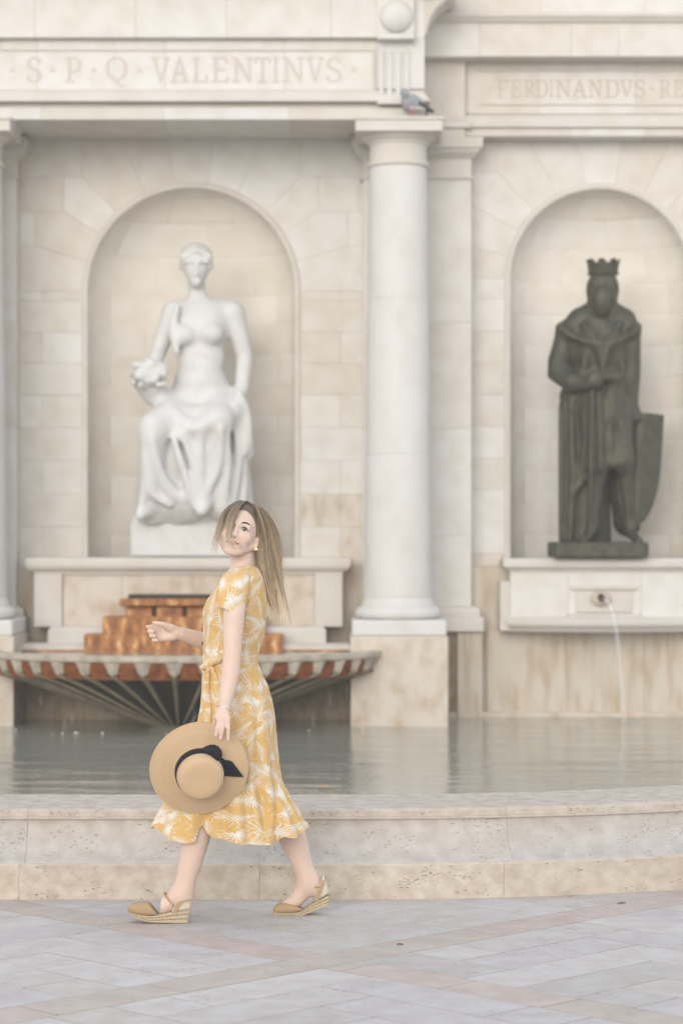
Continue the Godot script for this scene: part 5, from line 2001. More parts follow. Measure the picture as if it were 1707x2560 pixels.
func build_person() -> void:
	var her := thing("person", "woman in a yellow leaf-print dress walking left, looking over her shoulder", "person", Vector3(-0.4, 0, -9.67))
	var skin := mat(Color.WHITE, 0.5)
	skin.vertex_color_use_as_albedo = true
	skin.subsurf_scatter_enabled = true
	skin.subsurf_scatter_strength = 0.12
	var tone := Color(0.64, 0.485, 0.395)
	# ---- body: torso inside the dress, arms, legs, neck
	var f := Field.new(Vector3(-0.7171, -0.0531, -9.98), Vector3(-0.032, 1.5332, -9.34), 0.009, 75.0)
	f.cap(Vector3(-0.3966, 1.5048, -9.66), Vector3(-0.387, 1.3861, -9.68), 0.047, 0.053)
	f.cap(Vector3(-0.3899, 1.3533, -9.58), Vector3(-0.398, 1.3492, -9.78), 0.038, 0.038)
	f.ell(Vector3(-0.411, 1.2627, -9.67), Vector3(0.078, 0.14, 0.11))
	f.ell(Vector3(-0.4423, 1.0798, -9.67), Vector3(0.08, 0.14, 0.09))
	f.ell(Vector3(-0.4249, 0.8709, -9.67), Vector3(0.11, 0.14, 0.145))
	# her left arm hangs to the hat, her right forearm swings forward
	f.chain([Vector3(-0.4106, 1.3276, -9.5), Vector3(-0.4208, 1.2178, -9.46), Vector3(-0.4262, 1.066, -9.43), Vector3(-0.4309, 0.9987, -9.42), Vector3(-0.4513, 0.8757, -9.385)], [0.043, 0.042, 0.035, 0.036, 0.026])
	f.chain([Vector3(-0.4142, 1.3199, -9.83), Vector3(-0.4635, 1.09, -9.9), Vector3(-0.5517, 1.1008, -9.82), Vector3(-0.6507, 1.1378, -9.74)], [0.043, 0.036, 0.0365, 0.027])
	# legs
	f.chain([Vector3(-0.4218, 0.7893, -9.6), Vector3(-0.5618, 0.4436, -9.57), Vector3(-0.5756, 0.335, -9.57), Vector3(-0.5983, 0.2309, -9.575), Vector3(-0.628, 0.1181, -9.58)], [0.085, 0.056, 0.0565, 0.046, 0.0345])
	f.chain([Vector3(-0.4196, 0.7774, -9.75), Vector3(-0.2742, 0.4691, -9.76), Vector3(-0.1971, 0.3096, -9.77), Vector3(-0.1584, 0.2034, -9.775), Vector3(-0.1321, 0.134, -9.78)], [0.08, 0.056, 0.0555, 0.042, 0.034])
	# feet
	f.chain([Vector3(-0.628, 0.1181, -9.58), Vector3(-0.6211, 0.0629, -9.58)], [0.034, 0.03])
	f.chain([Vector3(-0.6418, 0.1008, -9.58), Vector3(-0.7052, 0.0637, -9.575), Vector3(-0.7824, 0.0455, -9.57)], [0.034, 0.03, 0.02])
	f.chain([Vector3(-0.1321, 0.134, -9.78), Vector3(-0.0933, 0.0952, -9.78)], [0.033, 0.028])
	f.chain([Vector3(-0.1391, 0.1199, -9.78), Vector3(-0.1796, 0.06, -9.78), Vector3(-0.2395, 0.0248, -9.78)], [0.033, 0.03, 0.02])
	var s := Shape.new()
	f.into(s, tone)
	# ---- hands, each on a finer grid
	var lh := Field.new(Vector3(-0.5202, 0.7136, -9.44), Vector3(-0.3998, 0.9143, -9.29), 0.003, 300.0)
	lh.cap(Vector3(-0.4481, 0.8939, -9.39), Vector3(-0.4527, 0.8676, -9.38), 0.024, 0.021)
	for q in [[Vector3(-0.4788, 0.8318, -9.362), 0.0125], [Vector3(-0.4681, 0.8243, -9.35), 0.0125], [Vector3(-0.4544, 0.8212, -9.346), 0.012], [Vector3(-0.4411, 0.8243, -9.35), 0.0115]]:
		lh.cap(Vector3(-0.4541, 0.8646, -9.375), q[0], 0.016, q[1])
	lh.chain([Vector3(-0.4681, 0.8243, -9.35), Vector3(-0.4773, 0.792, -9.333), Vector3(-0.4833, 0.765, -9.334)], [0.0105, 0.0088, 0.0072])
	lh.chain([Vector3(-0.4544, 0.8212, -9.346), Vector3(-0.4594, 0.7857, -9.328), Vector3(-0.4654, 0.7536, -9.33)], [0.0105, 0.0088, 0.0072])
	lh.chain([Vector3(-0.4403, 0.8243, -9.35), Vector3(-0.4361, 0.787, -9.332), Vector3(-0.437, 0.7482, -9.334)], [0.0098, 0.008, 0.0066])
	lh.chain([Vector3(-0.4788, 0.8318, -9.362), Vector3(-0.4917, 0.7998, -9.382), Vector3(-0.487, 0.7688, -9.39)], [0.0105, 0.0088, 0.0072])
	lh.chain([Vector3(-0.4684, 0.8499, -9.39), Vector3(-0.4831, 0.811, -9.412), Vector3(-0.4728, 0.7773, -9.41)], [0.0135, 0.0105, 0.0085])
	lh.into(s, tone)
	var rh := Field.new(Vector3(-0.81, 1.0823, -9.8), Vector3(-0.6123, 1.1986, -9.66), 0.003, 300.0)
	rh.cap(Vector3(-0.6307, 1.1319, -9.755), Vector3(-0.6559, 1.1396, -9.738), 0.0255, 0.0235)
	for q in [[Vector3(-0.7328, 1.1608, -9.735), 0.0115], [Vector3(-0.7349, 1.1483, -9.74), 0.0115], [Vector3(-0.7332, 1.1325, -9.74), 0.011], [Vector3(-0.7258, 1.117, -9.735), 0.0105]]:
		rh.cap(Vector3(-0.6662, 1.1415, -9.735), q[0], 0.019, q[1])
	rh.cap(Vector3(-0.6764, 1.126, -9.73), Vector3(-0.711, 1.1209, -9.725), 0.017, 0.014)
	rh.cap(Vector3(-0.676, 1.156, -9.725), Vector3(-0.6998, 1.1651, -9.715), 0.017, 0.013)
	rh.chain([Vector3(-0.7328, 1.1608, -9.735), Vector3(-0.7566, 1.1665, -9.725), Vector3(-0.7781, 1.1662, -9.71)], [0.0105, 0.0088, 0.0068])
	rh.chain([Vector3(-0.7349, 1.1483, -9.74), Vector3(-0.7618, 1.1507, -9.725), Vector3(-0.7707, 1.1481, -9.704), Vector3(-0.7542, 1.1476, -9.695)], [0.0105, 0.009, 0.008, 0.007])
	rh.chain([Vector3(-0.7332, 1.1325, -9.74), Vector3(-0.7566, 1.1332, -9.725), Vector3(-0.7637, 1.1306, -9.705), Vector3(-0.7474, 1.1292, -9.697)], [0.0105, 0.009, 0.008, 0.007])
	rh.chain([Vector3(-0.7258, 1.117, -9.735), Vector3(-0.7458, 1.1158, -9.722), Vector3(-0.7533, 1.1122, -9.706), Vector3(-0.7388, 1.1116, -9.699)], [0.0095, 0.0082, 0.0072, 0.0062])
	rh.chain([Vector3(-0.6858, 1.1616, -9.715), Vector3(-0.7158, 1.1764, -9.695), Vector3(-0.7364, 1.1801, -9.69), Vector3(-0.7504, 1.1827, -9.69)], [0.015, 0.0105, 0.0092, 0.0068])
	rh.into(s, tone)
	# ---- head in its own axes: x to her left, y up, z to the face; turned to the camera, chin up, leaning
	var hb := Basis(Vector3.BACK, deg_to_rad(-12.0)) * Basis(Vector3.UP, deg_to_rad(-9.0)) * Basis(Vector3.RIGHT, deg_to_rad(-17.0))
	var head := Transform3D(hb, Vector3(-0.3837, 1.5569, -9.575) - hb * Vector3(0.031, 0.0, 0.08))
	var hf := Field.new(Vector3(-0.1, -0.135, -0.125), Vector3(0.1, 0.14, 0.125), 0.0032, 170.0)
	hf.ell(Vector3(0, 0.03, -0.014), Vector3(0.073, 0.088, 0.092))
	hf.ell(Vector3(0, -0.012, 0.022), Vector3(0.061, 0.078, 0.06))
	hf.ell(Vector3(0, -0.045, 0.036), Vector3(0.05, 0.058, 0.046))
	for e in [-1.0, 1.0]:
		hf.ell(Vector3(0.036 * e, -0.03, 0.056), Vector3(0.024, 0.022, 0.021))
		hf.cap(Vector3(0.052 * e, -0.05, 0.005), Vector3(0.018 * e, -0.092, 0.056), 0.017, 0.013)
		hf.cap(Vector3(0.010 * e, -0.041, 0.09), Vector3(0.011 * e, -0.043, 0.086), 0.0062, 0.0062)
		hf.cap(Vector3(0.012 * e, 0.019, 0.0795), Vector3(0.042 * e, 0.018, 0.066), 0.0075, 0.0085)
		hf.ell(Vector3(0.031 * e, 0.0, 0.069), Vector3(0.0145, 0.0115, 0.0125))
		hf.ell(Vector3(0.074 * e, -0.012, -0.008), Vector3(0.008, 0.03, 0.018), Basis(Vector3.UP, 0.5 * e))
		hf.cap(Vector3(0.077 * e, -0.035, 0.002), Vector3(0.077 * e, -0.038, 0.002), 0.0065, 0.006)
		hf.ell(Vector3(0.0175 * e, 0.003, 0.085), Vector3(0.009, 0.009, 0.009), Basis(), -0.75)
	hf.ell(Vector3(0, -0.094, 0.062), Vector3(0.019, 0.015, 0.016))
	hf.cap(Vector3(0, 0.008, 0.082), Vector3(0, -0.034, 0.1), 0.0068, 0.0092)
	hf.cap(Vector3(-0.024, -0.0635, 0.073), Vector3(0, -0.0655, 0.0845), 0.0045, 0.0065)
	hf.cap(Vector3(0.024, -0.0635, 0.073), Vector3(0, -0.0655, 0.0845), 0.0045, 0.0065)
	hf.cap(Vector3(-0.016, -0.0735, 0.076), Vector3(0.016, -0.0735, 0.076), 0.0062, 0.0062)
	hf.cap(Vector3(0, -0.0735, 0.08), Vector3(0, -0.074, 0.08), 0.0075, 0.0075)
	var hs := Shape.new()
	hf.into(hs, tone)
	for k in hs.v.size():
		var p := hs.v[k]
		if p.z > 0.06:
			var lip := absf(p.x) / 0.027
			var mouth := -0.069 + 0.006 * lip * lip
			if lip < 1.0 and absf(p.y - mouth) < 0.0105 * (1.0 - 0.75 * lip * lip):
				hs.c[k] = Color(0.50, 0.235, 0.195) if absf(p.y - mouth) > 0.0017 else Color(0.22, 0.09, 0.08)
			var cheek := Vector2(absf(p.x) - 0.038, p.y + 0.035).length()
			if cheek < 0.024:
				hs.c[k] = tone.lerp(Color(0.60, 0.34, 0.27), 0.45 * (1.0 - cheek / 0.024))
			var nose := Vector2(p.x, p.y + 0.038).length()
			if nose < 0.014 and p.z > 0.09:
				hs.c[k] = tone.lerp(Color(0.58, 0.34, 0.27), 0.35 * (1.0 - nose / 0.014))
			var nostril := Vector2(absf(p.x) - 0.0072, p.y + 0.0465).length()
			if nostril < 0.0034:
				hs.c[k] = Color(0.20, 0.10, 0.08)
			var lid := Vector2((absf(p.x) - 0.031) * 0.8, p.y - 0.006).length()
			if lid < 0.013:
				hs.c[k] = hs.c[k].lerp(Color(0.46, 0.30, 0.24), 0.45 * (1.0 - lid / 0.013))
			# smile lines beside the mouth
			var crease := absf(absf(p.x) - 0.0295 - (p.y + 0.06) * -0.25)
			if crease < 0.002 and p.y < -0.05 and p.y > -0.077:
				hs.c[k] = hs.c[k].lerp(Color(0.42, 0.26, 0.2), 0.4)
	hs.moved(head)
	s.add(hs)
	# skin is not one tone: soft mottling, pinker at the joints, fingers, knees and heels
	var mottle := noise(FastNoiseLite.TYPE_SIMPLEX_SMOOTH, 14.0, 3, 63)
	var pink := [[Vector3(-0.4258, 1.0614, -9.42), 0.05], [Vector3(-0.4642, 0.8099, -9.34), 0.05], [Vector3(-0.4637, 0.7603, -9.33), 0.035], [Vector3(-0.7554, 1.1478, -9.71), 0.045], [Vector3(-0.6314, 0.1008, -9.58), 0.05], [Vector3(-0.6142, 0.0577, -9.58), 0.04], [Vector3(-0.1268, 0.1305, -9.78), 0.05], [Vector3(-0.748, 0.0506, -9.57), 0.06], [Vector3(-0.2184, 0.0354, -9.78), 0.06], [Vector3(-0.4697, 1.0874, -9.88), 0.05]]
	for k in s.v.size():
		var p := s.v[k]
		var v := 1.0 + 0.06 * mottle.get_noise_3dv(p)
		var c := s.c[k]
		for q in pink:
			var d := p.distance_to(q[0])
			if d < q[1]:
				c = c.lerp(Color(0.62, 0.40, 0.32), 0.38 * (1.0 - d / float(q[1])))
		s.c[k] = Color(c.r * v, c.g * (v - 0.01), c.b * (v - 0.015))
	s.colored = true
	part("body", s, skin, her)
	# ---- eyes, brows, lashes
	var white := mat(lin(0.62, 0.6, 0.58), 0.2)
	var iris := mat(lin(0.06, 0.075, 0.06), 0.15)
	var dark := mat(lin(0.035, 0.024, 0.017), 0.7)
	for e in [1.0, -1.0]:
		var q := Shape.new()
		lathe(q, [[0.0, -0.0118], [0.0072, -0.009], [0.0112, -0.0035], [0.0118, 0.0], [0.0112, 0.0035], [0.0072, 0.009], [0.0, 0.0118]], 20, true, head * Transform3D(Basis.from_scale(Vector3(1.05, 0.62, 0.9)), Vector3(0.031 * e, -0.0005, 0.0735)))
		var eye := part("eye", q, white, her)
		q = Shape.new()
		lathe(q, [[0.0066, 0.0], [0.0062, 0.0012], [0.003, 0.0022], [0.0, 0.0024]], 18, true, head * Transform3D(Basis(Vector3.RIGHT, PI / 2.0), Vector3(0.0305 * e + 0.002, 0.0, 0.083)))
		part("iris", q, iris, eye)
		q = Shape.new()
		var pts := PackedVector3Array()
		for k in 9:
			var t := k / 8.0 * 2.0 - 1.0
			pts.append(head * Vector3((0.031 + t * 0.0145) * e, 0.0078 - 0.0072 * t * t - (0.003 * t if t > 0 else 0.0), 0.0845 - 0.006 * t * t - 0.003 * t))
		pts.append(head * Vector3(0.0495 * e, -0.0015, 0.0725))
		tube(q, pts, [0.0008, 0.0016, 0.0019, 0.002, 0.0021, 0.0022, 0.0023, 0.0023, 0.0018, 0.0005], 6)
		part("upper_lashes", q, dark, eye)
		q = Shape.new()
		pts = PackedVector3Array()
		for k in 7:
			var t := k / 6.0 * 2.0 - 1.0
			pts.append(head * Vector3((0.031 + t * 0.0125) * e, -0.0068 + 0.0052 * t * t, 0.083 - 0.005 * t * t - 0.0025 * t))
		tube(q, pts, [0.0006, 0.0009, 0.0009, 0.0011, 0.0012, 0.0012, 0.0008], 5)
		part("lower_lashes", q, dark, eye)
		q = Shape.new()
		pts = PackedVector3Array()
		for k in 10:
			var t := k / 9.0
			pts.append(head * Vector3((0.0135 + 0.037 * t) * e, 0.0205 + 0.0085 * sin(PI * t * 0.75) - 0.006 * t * t * t, 0.088 - 0.004 * t - 0.0155 * t * t))
		tube(q, pts, [0.0014, 0.0026, 0.003, 0.0031, 0.003, 0.0028, 0.0026, 0.0022, 0.0016, 0.0006], 6)
		part("eyebrow", q, dark, her)
	# ---- nails, jewellery
	var nail := mat(lin(0.66, 0.5, 0.5), 0.25)
	for q in [[Vector3(-0.4837, 0.764, -9.3262), 0.0052], [Vector3(-0.4659, 0.7526, -9.3222), 0.0052], [Vector3(-0.4367, 0.7472, -9.3268), 0.0048]]:
		var n := Shape.new()
		var r: float = q[1]
		lathe(n, [[0.0, -0.001], [r, 0.0], [r * 0.8, 0.0012], [0.0, 0.0018]], 14, true, Transform3D(Basis(Vector3.RIGHT, PI / 2.0) * Basis.from_scale(Vector3(1, 1, 1.5)), q[0]))
		part("fingernail", n, nail, her)
	var silver := mat(lin(0.72, 0.71, 0.72), 0.25)
	silver.metallic = 0.8
	var ring := Shape.new()
	lathe(ring, [[0.0104, -0.0025], [0.0112, -0.0025], [0.0112, 0.0025], [0.0104, 0.0025], [0.0104, -0.0025]], 28, false, Transform3D(Basis(Vector3.RIGHT, 0.35) * Basis(Vector3.BACK, -0.12), Vector3(-0.4564, 0.8083, -9.339)))
	part("ring", ring, silver, her)
	var br := Shape.new()
	var loop := PackedVector3Array()
	for k in 41:
		var w := TAU * k / 40.0
		loop.append(Vector3(-0.4518, 0.8643, -9.379) + Vector3(cos(w) * 0.0285, -0.012 * cos(w) + 0.006 * sin(w), sin(w) * 0.0255))
	tube(br, loop, [0.0018], 6, false)
	part("bracelet", br, silver, her)
	var gold := mat(lin(0.75, 0.58, 0.3), 0.3)
	gold.metallic = 0.8
	var ear := Shape.new()
	var ec := head * Vector3(0.082, -0.047, 0.006)
	for k in 5:
		var d := Vector3(0.006 * (k - 2), -0.009 + 0.002 * absf(k - 2), 0.002)
		tube(ear, PackedVector3Array([ec + Vector3(0, 0.006, 0), ec + d * 0.5, ec + d * 1.0]), [0.0012, 0.0019, 0.0005], 6)
	part("earring", ear, gold, her)
	build_dress(her)
	build_hair(her, head)
	build_shoes(her)


func build_dress(her: Node) -> void:
	var cloth := mat(Color.WHITE, 0.85)
	cloth.albedo_texture = leaf_print(1024)
	cloth.uv1_scale = Vector3(1.75, 1.75, 1)
	cloth.backlight_enabled = true
	cloth.backlight = Color(0.10, 0.08, 0.04)
	M.print = cloth
	var d0 := 9.67
	# rows of [picture height, left, right, half depth]
	var rows := [[1299, 550, 590, 0.062], [1304, 538, 596, 0.085], [1312, 524, 601, 0.125], [1325, 511, 606, 0.158], [1342, 500, 609, 0.166], [1362, 487, 612, 0.165], [1382, 475, 614, 0.158], [1400, 468.5, 614, 0.148], [1430, 468, 612, 0.136], [1460, 467, 607, 0.126], [1490, 466, 597, 0.118], [1512, 466, 591.5, 0.115], [1525, 465, 594, 0.118], [1545, 464, 602, 0.127], [1580, 463, 617, 0.146], [1620, 460, 627, 0.16], [1660, 453, 632, 0.168], [1700, 442, 635, 0.172], [1750, 424, 639, 0.175], [1790, 405, 645, 0.178], [1830, 383, 664, 0.184], [1870, 360, 688, 0.19], [1900, 346, 706, 0.194], [1925, 341, 716, 0.197]]
	var hem := [[340, 1874], [352, 1890], [375, 1907], [400, 1917], [440, 1923], [464, 1921], [468, 1903], [472, 1884], [480, 1884], [486, 1903], [500, 1910], [560, 1925], [610, 1929], [642, 1924], [652, 1911], [672, 1915], [700, 1910], [718, 1898]]
	var s := Shape.new()
	var n := 180
	var levels := 110
	for l in levels + 1:
		var t := float(l) / levels
		for k in n + 1:
			# round from the far side, over her back, the near side and the front
			var w := -PI / 2.0 + TAU * k / n
			var y0 := lerpf(1299.0, 1925.0, t)
			var ground: Array = along(rows, 1925.0)
			var edge := 1925.0
			if sin(w) > -0.2:
				edge = along(hem, (ground[1] + ground[2]) / 2.0 + (ground[2] - ground[1]) / 2.0 * cos(w))[1]
			else:
				edge = 1906.0
			var y := y0 if y0 < 1560.0 else lerpf(1560.0, edge, (y0 - 1560.0) / 365.0)
			var row: Array = along(rows, y)
			var cx: float = ((row[1] + row[2]) / 2.0 - 784.0) * d0 / 5553.0
			var a: float = (row[2] - row[1]) / 2.0 * d0 / 5553.0
			var b: float = row[3]
			var e := 0.88
			var ca := signf(cos(w)) * pow(absf(cos(w)), e)
			var sa := signf(sin(w)) * pow(absf(sin(w)), e)
			# folds gather at the belt and open to the hem
			var g := clampf((y - 1530.0) / 390.0, 0.0, 1.0)
			var fold := 0.0
			if y > 1525.0:
				fold = (0.014 + 0.066 * g) * (sin(9.0 * w + 1.2 + 0.6 * sin(g * 3.0)) + 0.55 * sin(15.0 * w + 2.6 + g * 0.8) + 0.35 * sin(23.0 * w + 0.4)) * smoothstep(0.0, 0.12, g)
				# one deep fold hangs behind the near leg
				var px := cx / d0 * 5553.0 + 784.0 + a / d0 * 5553.0 * ca
				if sin(w) > 0.0:
					fold -= 0.20 * smoothstep(0.35, 0.8, g) * exp(-pow((px - 648.0 + (1925.0 - y) * 0.10) / 8.0, 2.0))
					fold -= 0.10 * smoothstep(0.45, 0.8, g) * exp(-pow((px - 575.0 + (1925.0 - y) * 0.06) / 9.0, 2.0))
					fold -= 0.09 * smoothstep(0.55, 0.9, g) * exp(-pow((px - 612.0 + (1925.0 - y) * 0.08) / 6.0, 2.0))
					fold -= 0.13 * smoothstep(0.5, 0.9, g) * exp(-pow((px - 520.0) / 12.0, 2.0))
			elif y > 1330.0:
				fold = 0.012 * sin(w * 7.0 + y * 0.05) * exp(-pow((y - 1500.0) / 55.0, 2.0)) + 0.006 * sin(5.0 * w + y * 0.09)
			var p := Vector3(cx + a * ca * (1.0 + 0.35 * fold), 1.55 - (y - 1220.0) * d0 / 5553.0, -d0 + b * sa * (1.0 + fold * 1.15))
			# the bust on her front, near and far
			if y > 1355.0 and y < 1450.0 and cos(w) < 0.0:
				p.x -= 0.004 * sin(PI * (y - 1355.0) / 95.0)
			s.vert(p)
	var m := n + 1
	for l in levels + 1:
		var around_it := 0.0
		for k in range(1, m):
			around_it += s.v[l * m + k].distance_to(s.v[l * m + k - 1])
		around_it = minf(around_it, 1.15)
		for k in m:
			var q := l * m + k
			s.uv[q] = Vector2((float(k) / n - 0.5) * around_it, s.v[q].y)
	for l in levels:
		for k in n:
			var q := l * m + k
			s.tri(q, q + 1, q + m)
			s.tri(q + 1, q + m + 1, q + m)
	s.turn_out()
	part("dress", s, cloth, her)
	# cap sleeves
	for side in 2:
		var sl := Shape.new()
		var z := -9.485 if side == 0 else -9.855
		var c := [Vector3(-0.397, 1.4055, -9.67), Vector3(-0.4092, 1.3828, -9.67), Vector3(-0.4197, 1.3463, -9.67), Vector3(-0.4284, 1.3027, -9.67), Vector3(-0.4345, 1.2592, -9.67), Vector3(-0.4371, 1.24, -9.67)]
		var half := [0.03, 0.05, 0.061, 0.063, 0.0615, 0.0605]
		var dz := [0.1, 0.055, 0.022, 0.008, 0.0, -0.002]
		var deep := [0.035, 0.054, 0.062, 0.063, 0.062, 0.061]
		for row in 6:
			var tilt := deg_to_rad(-24.0) * row / 5.0
			for k in 33:
				var w := TAU * k / 32.0
				var o := Vector3(cos(w) * half[row], 0, sin(w) * deep[row])
				o = Basis(Vector3.BACK, tilt) * o
				var p: Vector3 = c[row] + o * (1.0 + 0.03 * sin(5.0 * w) * row / 5.0)
				p.z = z - (dz[row] if side == 0 else -dz[row]) + o.z
				sl.vert(p, Vector2(w * 0.058 + 0.17, p.y + 0.05))
		for row in 5:
			for k in 32:
				var q := row * 33 + k
				sl.tri(q, q + 33, q + 1)
				sl.tri(q + 1, q + 33, q + 34)
		sl.turn_out()
		part("sleeve", sl, cloth, her)
	# belt with a knot and two hanging ends
	var belt := Shape.new()
	for l in 5:
		var y := lerpf(1501.0, 1524.0, l / 4.0)
		var row: Array = along(rows, y)
		for k in 97:
			var w := -PI / 2.0 + TAU * k / 96.0
			var a: float = (row[2] - row[1]) / 2.0 * d0 / 5553.0 + 0.004 - 0.002 * absf(l - 2)
			var p := Vector3((((row[1] + row[2]) / 2.0) - 784.0) * d0 / 5553.0 + a * signf(cos(w)) * pow(absf(cos(w)), 0.88), 1.55 - (y - 1220.0 + 3.0 * sin(w * 3.0) * 0.5) * d0 / 5553.0, -d0 + (float(row[3]) + 0.005 - 0.002 * absf(l - 2)) * signf(sin(w)) * pow(absf(sin(w)), 0.88))
			belt.vert(p, Vector2(w * 0.11, p.y + 0.2))
	for l in 4:
		for k in 96:
			var q := l * 97 + k
			belt.tri(q, q + 1, q + 97)
			belt.tri(q + 1, q + 98, q + 97)
	belt.turn_out()
	var bp := part("belt", belt, cloth, her)
	var kn := Field.new(Vector3(-0.5723, 0.9324, -9.66), Vector3(-0.4516, 1.0795, -9.5), 0.004, 160.0)
	kn.ell(Vector3(-0.5235, 1.0248, -9.562), Vector3(0.014, 0.018, 0.012))
	kn.cap(Vector3(-0.5288, 1.0281, -9.565), Vector3(-0.5483, 1.0103, -9.575), 0.008, 0.013)
	kn.cap(Vector3(-0.5165, 1.0266, -9.56), Vector3(-0.4884, 1.0409, -9.55), 0.008, 0.012)
	kn.cap(Vector3(-0.4884, 1.0409, -9.55), Vector3(-0.4746, 1.0462, -9.548), 0.012, 0.006)
	var ks := Shape.new()
	kn.into(ks)
	for k in ks.v.size():
		ks.uv[k] = Vector2(ks.v[k].x * 1.0, ks.v[k].y)
	part("knot", ks, cloth, bp)
	for e in [[[Vector3(-0.5264, 1.0202, -9.552), Vector3(-0.5329, 0.9484, -9.545), Vector3(-0.5252, 0.8635, -9.53), Vector3(-0.5275, 0.7759, -9.51)], 0.011], [[Vector3(-0.5159, 1.0169, -9.55), Vector3(-0.4928, 0.9576, -9.535), Vector3(-0.4817, 0.8814, -9.52), Vector3(-0.4861, 0.814, -9.505)], 0.012]]:
		var rb := Shape.new()
		var line := curve(PackedVector3Array(e[0]), 16)
		for k in 16:
			for q in [-1.0, 0.0, 1.0]:
				var wide: float = e[1] * (0.55 + 0.45 * minf(1.0, k / 6.0))
				rb.vert(line[k] + Vector3(q * wide, 0, 0.006 * absf(q) * sin(k * 0.6) - 0.003 * absf(q)), Vector2(q * wide + 0.3, line[k].y + 0.11))
		for k in 15:
			for q in 2:
				var at := k * 3 + q
				rb.tri(at, at + 3, at + 1)
				rb.tri(at + 1, at + 3, at + 4)
		part("belt_end", rb, cloth, bp)
	var horn := mat(lin(0.06, 0.035, 0.02), 0.4)
	for q in [Vector3(-0.5536, 1.1016, -9.652), Vector3(-0.5562, 0.9799, -9.652), Vector3(-0.5588, 0.8895, -9.652)]:
		var bt := Shape.new()
		lathe(bt, [[0.0, 0.004], [0.006, 0.003], [0.0075, 0.0], [0.006, -0.003], [0.0, -0.004]], 16, true, Transform3D(Basis(Vector3.BACK, PI / 2.0), q))
		part("button", bt, horn, her)


